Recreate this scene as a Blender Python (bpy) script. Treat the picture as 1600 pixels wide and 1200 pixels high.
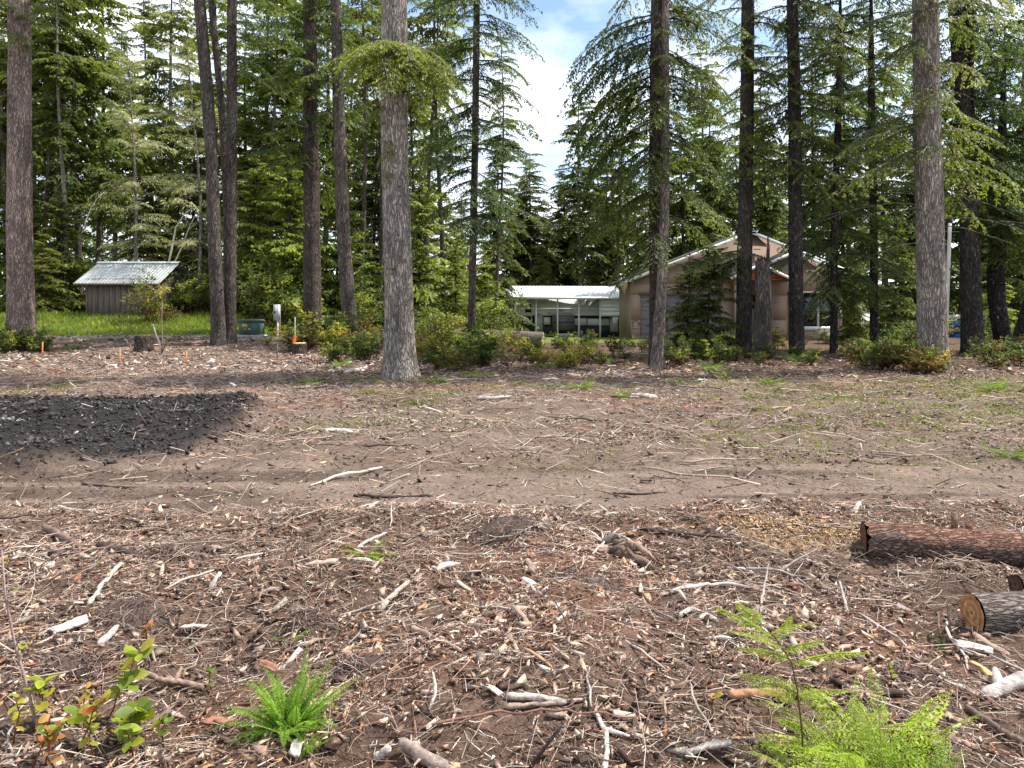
import bpy, math
import numpy as np

for o in list(bpy.data.objects):
    bpy.data.objects.remove(o)
scene = bpy.context.scene
R = math.radians

# ------------------------------------------------------------------ camera
EYE, FOC, HOR = 1.6, 1160.0, 480.0          # eye height (m), focal length and horizon row in photo pixels
cam_d = bpy.data.cameras.new('camera')
cam_d.sensor_width = 36.0
cam_d.lens = 36.0 * FOC / 1600.0
cam_d.shift_y = -(600.0 - HOR) / 1600.0
cam_d.clip_start, cam_d.clip_end = 0.05, 3000.0
cam = bpy.data.objects.new('camera', cam_d)
scene.collection.objects.link(cam)
cam.location = (0, 0, EYE)
cam.rotation_euler = (R(90), 0, 0)
scene.camera = cam

# ------------------------------------------------------------------ sky, sun, exposure
SUN_EL, SUN_AZ = 60.0, 13.0                  # azimuth: degrees from +X (right) towards +Y (away)
sx = math.cos(R(SUN_EL)) * math.cos(R(SUN_AZ))
sy = math.cos(R(SUN_EL)) * math.sin(R(SUN_AZ))
sz = math.sin(R(SUN_EL))
world = bpy.data.worlds.new('World')
scene.world = world
world.use_nodes = True
nt = world.node_tree
nt.nodes.clear()
wo = nt.nodes.new('ShaderNodeOutputWorld')
bg = nt.nodes.new('ShaderNodeBackground')
bg.inputs['Strength'].default_value = 0.13
sky = nt.nodes.new('ShaderNodeTexSky')
sky.sky_type = 'NISHITA'
sky.sun_disc = False
sky.sun_elevation = R(SUN_EL)
sky.sun_rotation = math.atan2(sx, sy)
sky.altitude = 50
sky.dust_density = 0.6
tc = nt.nodes.new('ShaderNodeTexCoord')
mp = nt.nodes.new('ShaderNodeMapping')
mp.inputs['Scale'].default_value = (1.0, 1.0, 2.2)
mp.inputs['Location'].default_value = (0.35, 0.2, 0.1)
cn = nt.nodes.new('ShaderNodeTexNoise')
cn.inputs['Scale'].default_value = 3.2
cn.inputs['Detail'].default_value = 7.0
cn.inputs['Roughness'].default_value = 0.55
cr = nt.nodes.new('ShaderNodeValToRGB')
cr.color_ramp.elements[0].position = 0.37
cr.color_ramp.elements[1].position = 0.60
mx = nt.nodes.new('ShaderNodeMix')
mx.data_type = 'RGBA'
mx.inputs['B'].default_value = (7.0, 7.3, 7.8, 1)
L = nt.links.new
L(tc.outputs['Generated'], mp.inputs['Vector'])
L(mp.outputs['Vector'], cn.inputs['Vector'])
L(cn.outputs['Fac'], cr.inputs['Fac'])
L(cr.outputs['Color'], mx.inputs['Factor'])
L(sky.outputs['Color'], mx.inputs['A'])
L(mx.outputs['Result'], bg.inputs['Color'])
L(bg.outputs['Background'], wo.inputs['Surface'])

sun_d = bpy.data.lights.new('sun', 'SUN')
sun_d.energy = 4.6
sun_d.angle = R(0.6)
sun_d.color = (1.0, 0.95, 0.87)
sun = bpy.data.objects.new('sun', sun_d)
scene.collection.objects.link(sun)
from mathutils import Vector
sun.rotation_euler = Vector((sx, sy, sz)).to_track_quat('Z', 'Y').to_euler()
sun.location = (20, 10, 40)

scene.view_settings.view_transform = 'Standard'
scene.view_settings.look = 'None'
scene.view_settings.exposure = 0.92
scene.view_settings.gamma = 1.0
scene.view_settings.use_curve_mapping = False
cy = scene.cycles
cy.max_bounces = 5
cy.diffuse_bounces = 3
cy.glossy_bounces = 2
cy.transmission_bounces = 3
cy.transparent_max_bounces = 4
cy.caustics_reflective = False
cy.caustics_refractive = False
cy.use_denoising = True

# ------------------------------------------------------------------ numeric helpers
RNG = np.random.RandomState(11)
_perm = np.random.RandomState(5).rand(512, 512)


def vnoise(x, y):
    xi = np.floor(x).astype(int); yi = np.floor(y).astype(int)
    fx = x - xi; fy = y - yi
    fx = fx * fx * (3 - 2 * fx); fy = fy * fy * (3 - 2 * fy)
    a = _perm[xi % 512, yi % 512]; b = _perm[(xi + 1) % 512, yi % 512]
    c = _perm[xi % 512, (yi + 1) % 512]; d = _perm[(xi + 1) % 512, (yi + 1) % 512]
    return (a * (1 - fx) + b * fx) * (1 - fy) + (c * (1 - fx) + d * fx) * fy


def fbm(x, y, oct=4):
    s = 0; a = 0.5; n = 0
    for i in range(oct):
        s = s + a * vnoise(x * 2 ** i + 17.3 * i + 100, y * 2 ** i + 9.1 * i + 100); n += a; a *= 0.5
    return s / n - 0.5


def sm(a, b, v):
    t = np.clip((v - a) / (b - a), 0, 1)
    return t * t * (3 - 2 * t)


def burn_mask(x, y):
    q = np.abs((x + 6.95) / 3.5) ** 3.0 + np.abs((y - 9.75) / 2.8) ** 3.0
    return sm(1.18, 0.80, q + 1.0 * fbm(x * 1.3, y * 1.3, 5))


def terr(x, y):
    """large shape of the land: flat clearing, a grassy bank rising behind on the left, falling away on the right"""
    x = np.asarray(x, float); y = np.asarray(y, float)
    u = x / np.maximum(y, 1.0)
    w = sm(-0.06, -0.24, u)
    left = 0.42 * sm(26, 31, y) + 0.75 * sm(31.5, 37, y)
    right = -0.1 * sm(28, 38, y) - 1.25 * sm(40, 64, y)
    return w * left + (1 - w) * right


def height(x, y):
    x = np.asarray(x, float); y = np.asarray(y, float)
    fg = sm(6.05, 5.55, y + 0.5 * fbm(x * 0.9, y * 0.3 + 4, 3))        # piled brush in front of the track
    mid = sm(7.0, 8.0, y + 0.5 * fbm(x * 0.7, y * .4, 2))
    z = terr(x, y)
    z = z + fg * (0.045 + 0.26 * fbm(x * 0.9, y * 0.9, 3) + 0.13 * fbm(x * 3.6, y * 3.6, 4))
    z = z + mid * (0.13 * fbm(x * 0.5 + 8, y * 0.5, 3) + 0.11 * fbm(x * 3.1, y * 3.1, 4)) * sm(45, 30, y)
    trk = (1 - fg) * (1 - mid)
    z = z + trk * (0.06 * fbm(x * 0.35, y * 6, 3) + 0.045 * fbm(x * 4, y * 6, 4))
    z = z + burn_mask(x, y) * (0.14 + 0.16 * fbm(x * 1.2, y * 1.2, 2) + 0.10 * fbm(x * 4, y * 4, 3))
    return z


def gpix(px, py):
    """ground point seen at a photo pixel"""
    d = 8.0
    for _ in range(14):
        z = float(height((px - 800) / FOC * d, d))
        d = 0.5 * d + 0.5 * min(max((EYE - z) * FOC / max(py - HOR, 8.0), 1.5), 60.0)
    return np.array([(px - 800) / FOC * d, d, float(height((px - 800) / FOC * d, d))])


def PX(px, d):
    return (px - 800) / FOC * d


def PZ(py, d):
    return EYE - (py - HOR) / FOC * d


def rotz(V, a):
    c, s = math.cos(a), math.sin(a)
    W = V.copy()
    W[:, 0] = c * V[:, 0] - s * V[:, 1]; W[:, 1] = s * V[:, 0] + c * V[:, 1]
    return W


def roty(V, a):
    c, s = math.cos(a), math.sin(a)
    W = V.copy()
    W[:, 0] = c * V[:, 0] + s * V[:, 2]; W[:, 2] = -s * V[:, 0] + c * V[:, 2]
    return W


class Geo:
    """collects triangles, with a colour for each vertex"""

    def __init__(self):
        self.V = []; self.F = []; self.C = []; self.n = 0

    def add(self, V, F, C=None):
        V = np.asarray(V, float); F = np.asarray(F, int)
        if C is None:
            C = np.ones((len(V), 3))
        C = np.asarray(C, float)
        if C.ndim == 1:
            C = np.tile(C, (len(V), 1))
        self.V.append(V); self.F.append(F + self.n); self.C.append(C); self.n += len(V)
        return self

    def box(self, x0, x1, y0, y1, z0, z1, C=None):
        V = [(x, y, z) for z in (z0, z1) for y in (y0, y1) for x in (x0, x1)]
        q = [(0, 2, 3, 1), (4, 5, 7, 6), (0, 1, 5, 4), (2, 6, 7, 3), (0, 4, 6, 2), (1, 3, 7, 5)]
        F = [t for a, b, c, d in q for t in ((a, b, c), (a, c, d))]
        return self.add(V, F, C)

    def prism(self, poly, y0, y1, C=None):
        """polygon in x,z extruded along y (convex or fan-able from its first corner)"""
        n = len(poly)
        V = [(p[0], y0, p[1]) for p in poly] + [(p[0], y1, p[1]) for p in poly]
        F = [(0, i, i + 1) for i in range(1, n - 1)] + [(n, n + i + 1, n + i) for i in range(1, n - 1)]
        for i in range(n):
            j = (i + 1) % n
            F += [(i, i + n, j + n), (i, j + n, j)]
        return self.add(V, F, C)

    def tube(self, P, r, sides=6, C=None, cap=True, bump=0.0, rng=None):
        P = np.asarray(P, float); n = len(P); r = np.broadcast_to(np.asarray(r, float), (n,))
        T = np.gradient(P, axis=0); T /= np.linalg.norm(T, axis=1)[:, None] + 1e-9
        ref = np.array([0, 0, 1.0]) if abs(T[:, 2]).mean() < 0.8 else np.array([1.0, 0, 0])
        A = np.cross(T, ref); A /= np.linalg.norm(A, axis=1)[:, None] + 1e-9
        B = np.cross(T, A)
        th = np.arange(sides) * 2 * math.pi / sides
        rr = r[:, None] * np.ones((1, sides))
        if bump and rng is not None:
            rr = rr * (1 + bump * (rng.rand(n, sides) - 0.5) * 2)
        V = P[:, None, :] + rr[..., None] * (np.cos(th)[None, :, None] * A[:, None, :] + np.sin(th)[None, :, None] * B[:, None, :])
        V = V.reshape(-1, 3)
        i = np.arange(n - 1)[:, None] * sides; j = np.arange(sides)[None, :]; k = (j + 1) % sides
        a = (i + j).ravel(); b = (i + k).ravel(); c = (i + sides + k).ravel(); d = (i + sides + j).ravel()
        F = np.concatenate([np.stack([a, c, b], 1), np.stack([a, d, c], 1)])
        if cap:
            V = np.concatenate([V, P[:1], P[-1:]])
            m = n * sides
            jj = np.arange(sides); kk = (jj + 1) % sides
            F = np.concatenate([F, np.stack([np.full(sides, m), jj, kk], 1), np.stack([np.full(sides, m + 1), (n - 1) * sides + kk, (n - 1) * sides + jj], 1)])
        return self.add(V, F, C)

    def mesh(self, name, smooth=False):
        V = np.concatenate(self.V); F = np.concatenate(self.F); C = np.concatenate(self.C)
        me = bpy.data.meshes.new(name)
        me.vertices.add(len(V)); me.vertices.foreach_set('co', V.astype(np.float32).ravel())
        me.loops.add(F.size); me.loops.foreach_set('vertex_index', F.astype(np.int32).ravel())
        me.polygons.add(len(F)); me.polygons.foreach_set('loop_start', np.arange(0, F.size, 3, dtype=np.int32))
        if smooth:
            me.polygons.foreach_set('use_smooth', np.ones(len(F), bool))
        at = me.attributes.new('col', 'FLOAT_COLOR', 'POINT')
        c4 = np.ones((len(V), 4), np.float32); c4[:, :3] = C
        at.data.foreach_set('color', c4.ravel())
        me.update(calc_edges=True)
        me.validate()
        return me


def link(o):
    scene.collection.objects.link(o)
    return o


def thing(name, label, cat, loc=(0, 0, 0), group=None, rz=0.0):
    o = link(bpy.data.objects.new(name, None))
    o.empty_display_size = 0.2
    o.location = loc; o.rotation_euler = (0, 0, rz)
    return tag(o, label, cat, group)


def tag(o, label=None, cat=None, group=None, kind=None):
    if label: o['label'] = label
    if cat: o['category'] = cat
    if group: o['group'] = group
    if kind: o['kind'] = kind
    return o


def part(name, g, mat, parent=None, color=None, smooth=False, loc=None):
    me = g if isinstance(g, bpy.types.Mesh) else g.mesh(name, smooth)
    if not me.materials:
        me.materials.append(mat)
    o = link(bpy.data.objects.new(name, me))
    if parent is not None:
        o.parent = parent
    if color is not None:
        o.color = (*color, 1)
    if loc is not None:
        o.location = loc
    return o


def copy_tree(o, parent=None):
    c = link(o.copy()); c.parent = parent
    for ch in list(o.children):
        copy_tree(ch, c)
    return c


# ------------------------------------------------------------------ materials
def newmat(name):
    m = bpy.data.materials.new(name); m.use_nodes = True
    t = m.node_tree; t.nodes.clear()
    out = t.nodes.new('ShaderNodeOutputMaterial')
    return m, t, out


def node(t, typ, **kw):
    n = t.nodes.new(typ)
    for k, v in kw.items():
        if k in n.inputs:
            n.inputs[k].default_value = v
        else:
            setattr(n, k, v)
    return n


def mixrgb(t, blend, fac, a, b):
    n = t.nodes.new('ShaderNodeMix'); n.data_type = 'RGBA'; n.blend_type = blend
    for s, v in (('Factor', fac), ('A', a), ('B', b)):
        sock = [i for i in n.inputs if i.name == s and (i.type == 'RGBA' or (s == 'Factor' and i.type == 'VALUE'))][0]
        if isinstance(v, (int, float)):
            sock.default_value = v
        elif isinstance(v, tuple):
            sock.default_value = (*v, 1)
        else:
            t.links.new(v, sock)
    return [o for o in n.outputs if o.type == 'RGBA'][0]


def ramp(t, src, stops):
    n = t.nodes.new('ShaderNodeValToRGB'); e = n.color_ramp.elements
    while len(e) < len(stops):
        e.new(0.5)
    for i, (p, c) in enumerate(stops):
        e[i].position = p; e[i].color = (*c, 1) if isinstance(c, tuple) else (c, c, c, 1)
    t.links.new(src, n.inputs['Fac'])
    return n.outputs['Color']


def coords(t, scale=(1, 1, 1), kind='Object'):
    c = t.nodes.new('ShaderNodeTexCoord'); m = t.nodes.new('ShaderNodeMapping')
    m.inputs['Scale'].default_value = scale
    t.links.new(c.outputs[kind], m.inputs['Vector'])
    return m.outputs['Vector']


def noise(t, vec, scale, detail=5.0, rough=0.6):
    n = node(t, 'ShaderNodeTexNoise', Scale=scale, Detail=detail, Roughness=rough)
    t.links.new(vec, n.inputs['Vector'])
    return n.outputs['Fac']


def finish(t, out, col, rough=0.8, spec=0.3, bump=None, bstr=0.3, bdist=0.02, metal=0.0):
    p = node(t, 'ShaderNodeBsdfPrincipled', Roughness=rough, Metallic=metal)
    p.inputs['Specular IOR Level'].default_value = spec
    if isinstance(col, tuple):
        p.inputs['Base Color'].default_value = (*col, 1)
    else:
        t.links.new(col, p.inputs['Base Color'])
    if bump is not None:
        b = node(t, 'ShaderNodeBump', Strength=bstr, Distance=bdist)
        t.links.new(bump, b.inputs['Height']); t.links.new(b.outputs['Normal'], p.inputs['Normal'])
    t.links.new(p.outputs['BSDF'], out.inputs['Surface'])
    return p


def mat_plain(name, color, rough=0.7, spec=0.3, var=0.25, scale=3.0, metal=0.0, bstr=0.15, stretch=(1, 1, 1)):
    m, t, out = newmat(name)
    v = coords(t, stretch)
    n = noise(t, v, scale, 6, 0.65)
    lo = tuple(c * (1 - var) for c in color); hi = tuple(min(1, c * (1 + var)) for c in color)
    finish(t, out, ramp(t, n, [(0.3, lo), (0.7, hi)]), rough, spec, n, bstr, 0.01, metal)
    return m


def mat_ground():
    m, t, out = newmat('soil')
    a = node(t, 'ShaderNodeAttribute', attribute_name='col')
    v = coords(t)
    n1 = noise(t, v, 1.7, 8, 0.65); n2 = noise(t, v, 26, 8, 0.7); n3 = noise(t, v, 120, 3, 0.6)
    c = mixrgb(t, 'MULTIPLY', 1.0, a.outputs['Color'], ramp(t, n1, [(0.3, (0.72, 0.7, 0.68)), (0.7, (1.25, 1.2, 1.15))]))
    c = mixrgb(t, 'MULTIPLY', 1.0, c, ramp(t, n2, [(0.3, (0.5, 0.47, 0.45)), (0.52, (1, 1, 1)), (0.72, (1.5, 1.42, 1.35))]))
    c = mixrgb(t, 'MULTIPLY', 0.7, c, ramp(t, n3, [(0.35, (0.6, 0.6, 0.6)), (0.7, (1.45, 1.4, 1.35))]))
    h = mixrgb(t, 'ADD', 0.35, n2, n3)
    finish(t, out, c, 0.95, 0.12, h, 0.9, 0.03)
    return m


def mat_chip():
    m, t, out = newmat('wood_litter')
    a = node(t, 'ShaderNodeAttribute', attribute_name='col')
    n = noise(t, coords(t, (1, 1, 1)), 60, 4, 0.7)
    c = mixrgb(t, 'MULTIPLY', 1.0, a.outputs['Color'], ramp(t, n, [(0.3, (0.6, 0.57, 0.55)), (0.7, (1.3, 1.28, 1.25))]))
    finish(t, out, c, 0.85, 0.2, n, 0.5, 0.01)
    return m


def mat_bark(st=(1, 1, 0.17), nm='bark', lich=.55, k=1.0):
    m, t, out = newmat(nm)
    oi = t.nodes.new('ShaderNodeObjectInfo')
    a = node(t, 'ShaderNodeAttribute', attribute_name='col')
    v = coords(t, st)
    warp = node(t, 'ShaderNodeTexNoise', Scale=9.0 * k, Detail=3.0)
    t.links.new(v, warp.inputs['Vector'])
    vw = mixrgb(t, 'LINEAR_LIGHT', 0.11 / k, v, warp.outputs['Color'])
    ve = node(t, 'ShaderNodeTexVoronoi', Scale=20.0 * k, feature='DISTANCE_TO_EDGE'); t.links.new(vw, ve.inputs['Vector'])
    vc = node(t, 'ShaderNodeTexVoronoi', Scale=20.0 * k); t.links.new(vw, vc.inputs['Vector'])
    v2 = coords(t, (1, 1, .6))
    nf = noise(t, v2, 55 * k, 5, .7); nl = noise(t, v2, 13 * k, 6, .7); n3 = noise(t, v2, 1.6, 4, .55)
    base = mixrgb(t, 'MULTIPLY', 1.0, oi.outputs['Color'], a.outputs['Color'])
    plate = ramp(t, vc.outputs['Color'], [(0.1, (0.74, 0.73, 0.72)), (0.9, (1.25, 1.23, 1.20))])
    c = mixrgb(t, 'MULTIPLY', 1.0, base, plate)
    c = mixrgb(t, 'MULTIPLY', 1.0, c, ramp(t, nf, [(0.28, (0.55, 0.53, 0.52)), (0.72, (1.5, 1.48, 1.45))]))
    c = mixrgb(t, 'MIX', ramp(t, nl, [(0.56, 0.0), (0.66, lich)]), c, (0.36, 0.36, 0.32))        # crusty pale lichen flakes
    c = mixrgb(t, 'MULTIPLY', 1.0, c, ramp(t, ve.outputs['Distance'], [(0.0, (0.42, 0.39, 0.38)), (0.10, (0.85, 0.84, 0.83)), (0.22, (1.05, 1.05, 1.05))]))
    c = mixrgb(t, 'MULTIPLY', 1.0, c, ramp(t, n3, [(0.35, (0.72, 0.71, 0.70)), (0.65, (1.22, 1.20, 1.17))]))
    h = mixrgb(t, 'ADD', 0.35, ramp(t, ve.outputs['Distance'], [(0.0, 0.0), (0.2, 1.0)]), nf)
    finish(t, out, c, 0.92, 0.15, h, 1.0, 0.035 / k)
    return m


def mat_leaf(name, trans=0.4, rough=0.55, boost=(1.5, 1.6, 0.8)):
    m, t, out = newmat(name)
    oi = t.nodes.new('ShaderNodeObjectInfo')
    a = node(t, 'ShaderNodeAttribute', attribute_name='col')
    c = mixrgb(t, 'MULTIPLY', 1.0, a.outputs['Color'], oi.outputs['Color'])
    n = noise(t, coords(t), 0.9, 4, 0.6)
    c = mixrgb(t, 'MULTIPLY', 1.0, c, ramp(t, n, [(0.3, (0.65, 0.72, 0.75)), (0.7, (1.35, 1.25, 1.1))]))
    p = node(t, 'ShaderNodeBsdfPrincipled', Roughness=rough)
    p.inputs['Specular IOR Level'].default_value = 0.35
    t.links.new(c, p.inputs['Base Color'])
    tr = t.nodes.new('ShaderNodeBsdfTranslucent')
    t.links.new(mixrgb(t, 'MULTIPLY', 1.0, c, boost), tr.inputs['Color'])
    ms = t.nodes.new('ShaderNodeMixShader'); ms.inputs['Fac'].default_value = trans
    t.links.new(p.outputs['BSDF'], ms.inputs[1]); t.links.new(tr.outputs['BSDF'], ms.inputs[2])
    t.links.new(ms.outputs['Shader'], out.inputs['Surface'])
    return m


def mat_wood_end():
    m, t, out = newmat('cut_wood')
    a = node(t, 'ShaderNodeAttribute', attribute_name='col')
    w = node(t, 'ShaderNodeTexWave', Scale=9.0, Distortion=3.0, wave_type='RINGS', rings_direction='X')
    t.links.new(coords(t, (1, 1, 1)), w.inputs['Vector'])
    n = noise(t, coords(t), 30, 5, 0.6)
    c = mixrgb(t, 'MULTIPLY', 1.0, a.outputs['Color'], ramp(t, w.outputs['Fac'], [(0.2, (0.75, 0.7, 0.62)), (0.8, (1.12, 1.1, 1.05))]))
    c = mixrgb(t, 'MULTIPLY', 1.0, c, ramp(t, n, [(0.3, (0.6, 0.55, 0.5)), (0.65, (1.15, 1.15, 1.1))]))
    finish(t, out, c, 0.85, 0.2, n, 0.5, 0.01)
    return m


def mat_glass(name='window_glass'):
    m, t, out = newmat(name)
    finish(t, out, (0.012, 0.015, 0.016), 0.05, 0.6)
    return m


M = dict(
    soil=mat_ground(), chip=mat_chip(), bark=mat_bark(), needle=mat_leaf('needles', 0.42), leaf=mat_leaf('leaves', 0.45, 0.45),
    fern=mat_leaf('fern_green', 0.5, 0.5), cut=mat_wood_end(), glass=mat_glass(),
    white_metal=mat_plain('white_metal', (0.78, 0.8, 0.8), 0.35, 0.5, 0.05, 1.5, bstr=0.03),
    white_paint=mat_plain('white_paint', (0.74, 0.74, 0.72), 0.5, 0.4, 0.06, 2, bstr=0.04),
    roof_green=mat_plain('weathered_green_metal', (0.40, 0.425, 0.405), 0.5, 0.5, 0.3, 1.6, bstr=0.06, stretch=(1, 0.4, 0.4)),
    shed_wood=mat_plain('weathered_grey_wood', (0.155, 0.122, 0.105), 0.9, 0.15, 0.45, 6, bstr=0.5, stretch=(3, 3, 0.25)),
    sheath=mat_plain('tan_sheathing', (0.30, 0.220, 0.168), 0.85, 0.15, 0.07, 9, bstr=0.05),
    sheath_mark=mat_plain('sheathing_print', (0.14, 0.10, 0.085), 0.8, 0.2, 0.1, 4),
    shingle=mat_plain('dark_shingles', (0.045, 0.042, 0.042), 0.9, 0.2, 0.4, 14, bstr=0.6),
    orange_wood=mat_plain('orange_sheathing_wood', (0.42, 0.17, 0.06), 0.75, 0.2, 0.3, 7, bstr=0.2),
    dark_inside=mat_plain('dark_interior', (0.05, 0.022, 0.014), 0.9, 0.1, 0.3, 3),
    tarp=mat_plain('grey_tarp', (0.14, 0.135, 0.14), 0.5, 0.4, 0.3, 4, bstr=0.3, stretch=(0.5, 1, 3)),
    box_green=mat_plain('utility_green_paint', (0.055, 0.105, 0.082), 0.6, 0.4, 0.15, 4, bstr=0.05),
    yellow=mat_plain('yellow_sticker', (0.62, 0.40, 0.03), 0.5, 0.4, 0.15, 25),
    grey_metal=mat_plain('galvanised_grey', (0.46, 0.49, 0.51), 0.4, 0.5, 0.12, 5, bstr=0.05),
    navy=mat_plain('navy_panel', (0.018, 0.026, 0.05), 0.35, 0.5, 0.2, 2),
    black=mat_plain('black_plastic', (0.015, 0.015, 0.016), 0.6, 0.4, 0.3, 5),
    cream=mat_plain('trailer_white', (0.62, 0.63, 0.61), 0.4, 0.4, 0.06, 1.5, bstr=0.03),
    grey_panel=mat_plain('grey_panel', (0.38, 0.39, 0.39), 0.5, 0.4, 0.08, 2),
    blue=mat_plain('blue_plastic', (0.02, 0.16, 0.42), 0.5, 0.4, 0.12, 3, bstr=0.05),
    stake=mat_plain('orange_stake', (0.58, 0.24, 0.11), 0.8, 0.2, 0.25, 30),
    flag=mat_plain('orange_flagging', (0.9, 0.19, 0.05), 0.5, 0.3, 0.12, 20),
    pole=mat_plain('pale_pole_wood', (0.58, 0.56, 0.52), 0.8, 0.2, 0.2, 5, bstr=0.2, stretch=(3, 3, 0.3)),
    rock=mat_plain('pale_rock', (0.36, 0.35, 0.33), 0.9, 0.2, 0.35, 9, bstr=0.5),
)

# ------------------------------------------------------------------ ground
def ground():
    xs = np.concatenate([-np.geomspace(44, 800, 18)[::-1], np.arange(-40, -14, 1.0), np.arange(-14, -4, 0.17), np.arange(-4, 4, 0.054),
                         np.arange(4, 14, 0.17), np.arange(14, 40, 1.0), np.geomspace(40, 800, 18)])
    ys = np.concatenate([np.linspace(-60, 0.8, 14), np.arange(1.0, 6.4, 0.05), np.arange(6.4, 14, 0.09), np.arange(14, 46, 0.3), np.geomspace(46, 900, 30)])
    X, Y = np.meshgrid(xs, ys)
    Z = height(X, Y)
    near = (Y > 60) | (Y < 0) | (np.abs(X) > 45)
    Z = np.where(near, terr(X, Y), Z)
    V = np.stack([X, Y, Z], -1).reshape(-1, 3)
    nx, ny = len(xs), len(ys)
    i = (np.arange(ny - 1)[:, None] * nx + np.arange(nx - 1)[None]).ravel()
    F = np.concatenate([np.stack([i, i + 1, i + nx + 1], 1), np.stack([i, i + nx + 1, i + nx], 1)])
    x, y = V[:, 0], V[:, 1]
    u = x / np.maximum(y, 1)
    soil = np.array([0.120, 0.084, 0.066]); track = np.array([0.190, 0.149, 0.126]); duff = np.array([0.085, 0.055, 0.036])
    grass = np.array([0.12, 0.17, 0.035]); gravel = np.array([0.30, 0.28, 0.26]); black = np.array([0.024, 0.023, 0.024])
    red = np.array([0.175, 0.098, 0.068]); field = np.array([0.158, 0.122, 0.102])
    C = np.tile(soil, (len(V), 1))

    def lay(C, col, m):
        return C * (1 - m[:, None]) + col * m[:, None]
    C = lay(C, red, 0.7 * sm(0.05, 0.2, fbm(x * 1.1 + 30, y * 1.1, 4)) * sm(6, 5.3, y))
    C = lay(C, track, sm(5.5, 5.95, y + 0.5 * fbm(x * 0.9, y * 0.3 + 4, 3)) * sm(8.4, 7.2, y + fbm(x * .5, y, 3)))
    C = lay(C, np.array([0.10, 0.075, 0.062]), .95 * sm(.02, .18, fbm(x * .35 + 5, y * 4.5, 3)) * sm(5.7, 6.1, y) * sm(7.8, 7.2, y))
    C = lay(C, field, sm(7.2, 8.4, y + fbm(x * .5, y, 3)))
    C = lay(C, np.array([0.16, 0.15, 0.075]), 0.45 * sm(0.0, 0.2, fbm(x * 0.8 + 9, y * 0.8, 4)) * sm(8, 9, y) * sm(1.5, 4, x))
    C = lay(C, red * 1.1, 0.5 * sm(0.1, 0.22, fbm(x * 0.6 + 60, y * 0.8, 4)) * sm(9, 12, y))
    edge = 17.2 + 12 * sm(-0.16, -0.3, u) + 1.2 * fbm(x * 0.4, y * .4, 3)
    C = lay(C, duff, sm(0, 1.5, y - edge) * 0.8)
    C = lay(C, gravel, sm(29.6, 30.1, y + 0.3 * fbm(x, y, 2)) * sm(31.4, 30.9, y) * sm(-0.24, -0.27, u))
    C = lay(C, grass, sm(30.9, 31.4, y) * sm(-0.20, -0.26, u) * sm(48, 42, y))
    C = lay(C, grass, sm(34, 36, y) * sm(-0.02, 0.02, u) * sm(62, 55, y) * sm(0.2, 0.15, u))
    C = lay(C, black, burn_mask(x, y) * 0.96)
    C = lay(C, np.array([0.42, 0.29, 0.16]), 0.6 * sm(1.15, 0.55, ((x - 2.05) / 0.55) ** 2 + ((y - 5.05) / 0.28) ** 2 + 2.2 * fbm(x * 5, y * 5, 3)))
    g = Geo().add(V, F, C)
    o = part('ground', g, M['soil'], smooth=True)
    tag(o, kind='structure')


ground()

# ------------------------------------------------------------------ conifers
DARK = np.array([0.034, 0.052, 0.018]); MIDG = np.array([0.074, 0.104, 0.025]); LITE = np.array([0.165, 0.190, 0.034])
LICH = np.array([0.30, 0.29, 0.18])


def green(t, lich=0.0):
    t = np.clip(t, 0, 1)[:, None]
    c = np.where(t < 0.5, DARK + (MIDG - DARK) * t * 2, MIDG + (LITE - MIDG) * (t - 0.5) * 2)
    return c * (1 - lich) + LICH * lich


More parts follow.
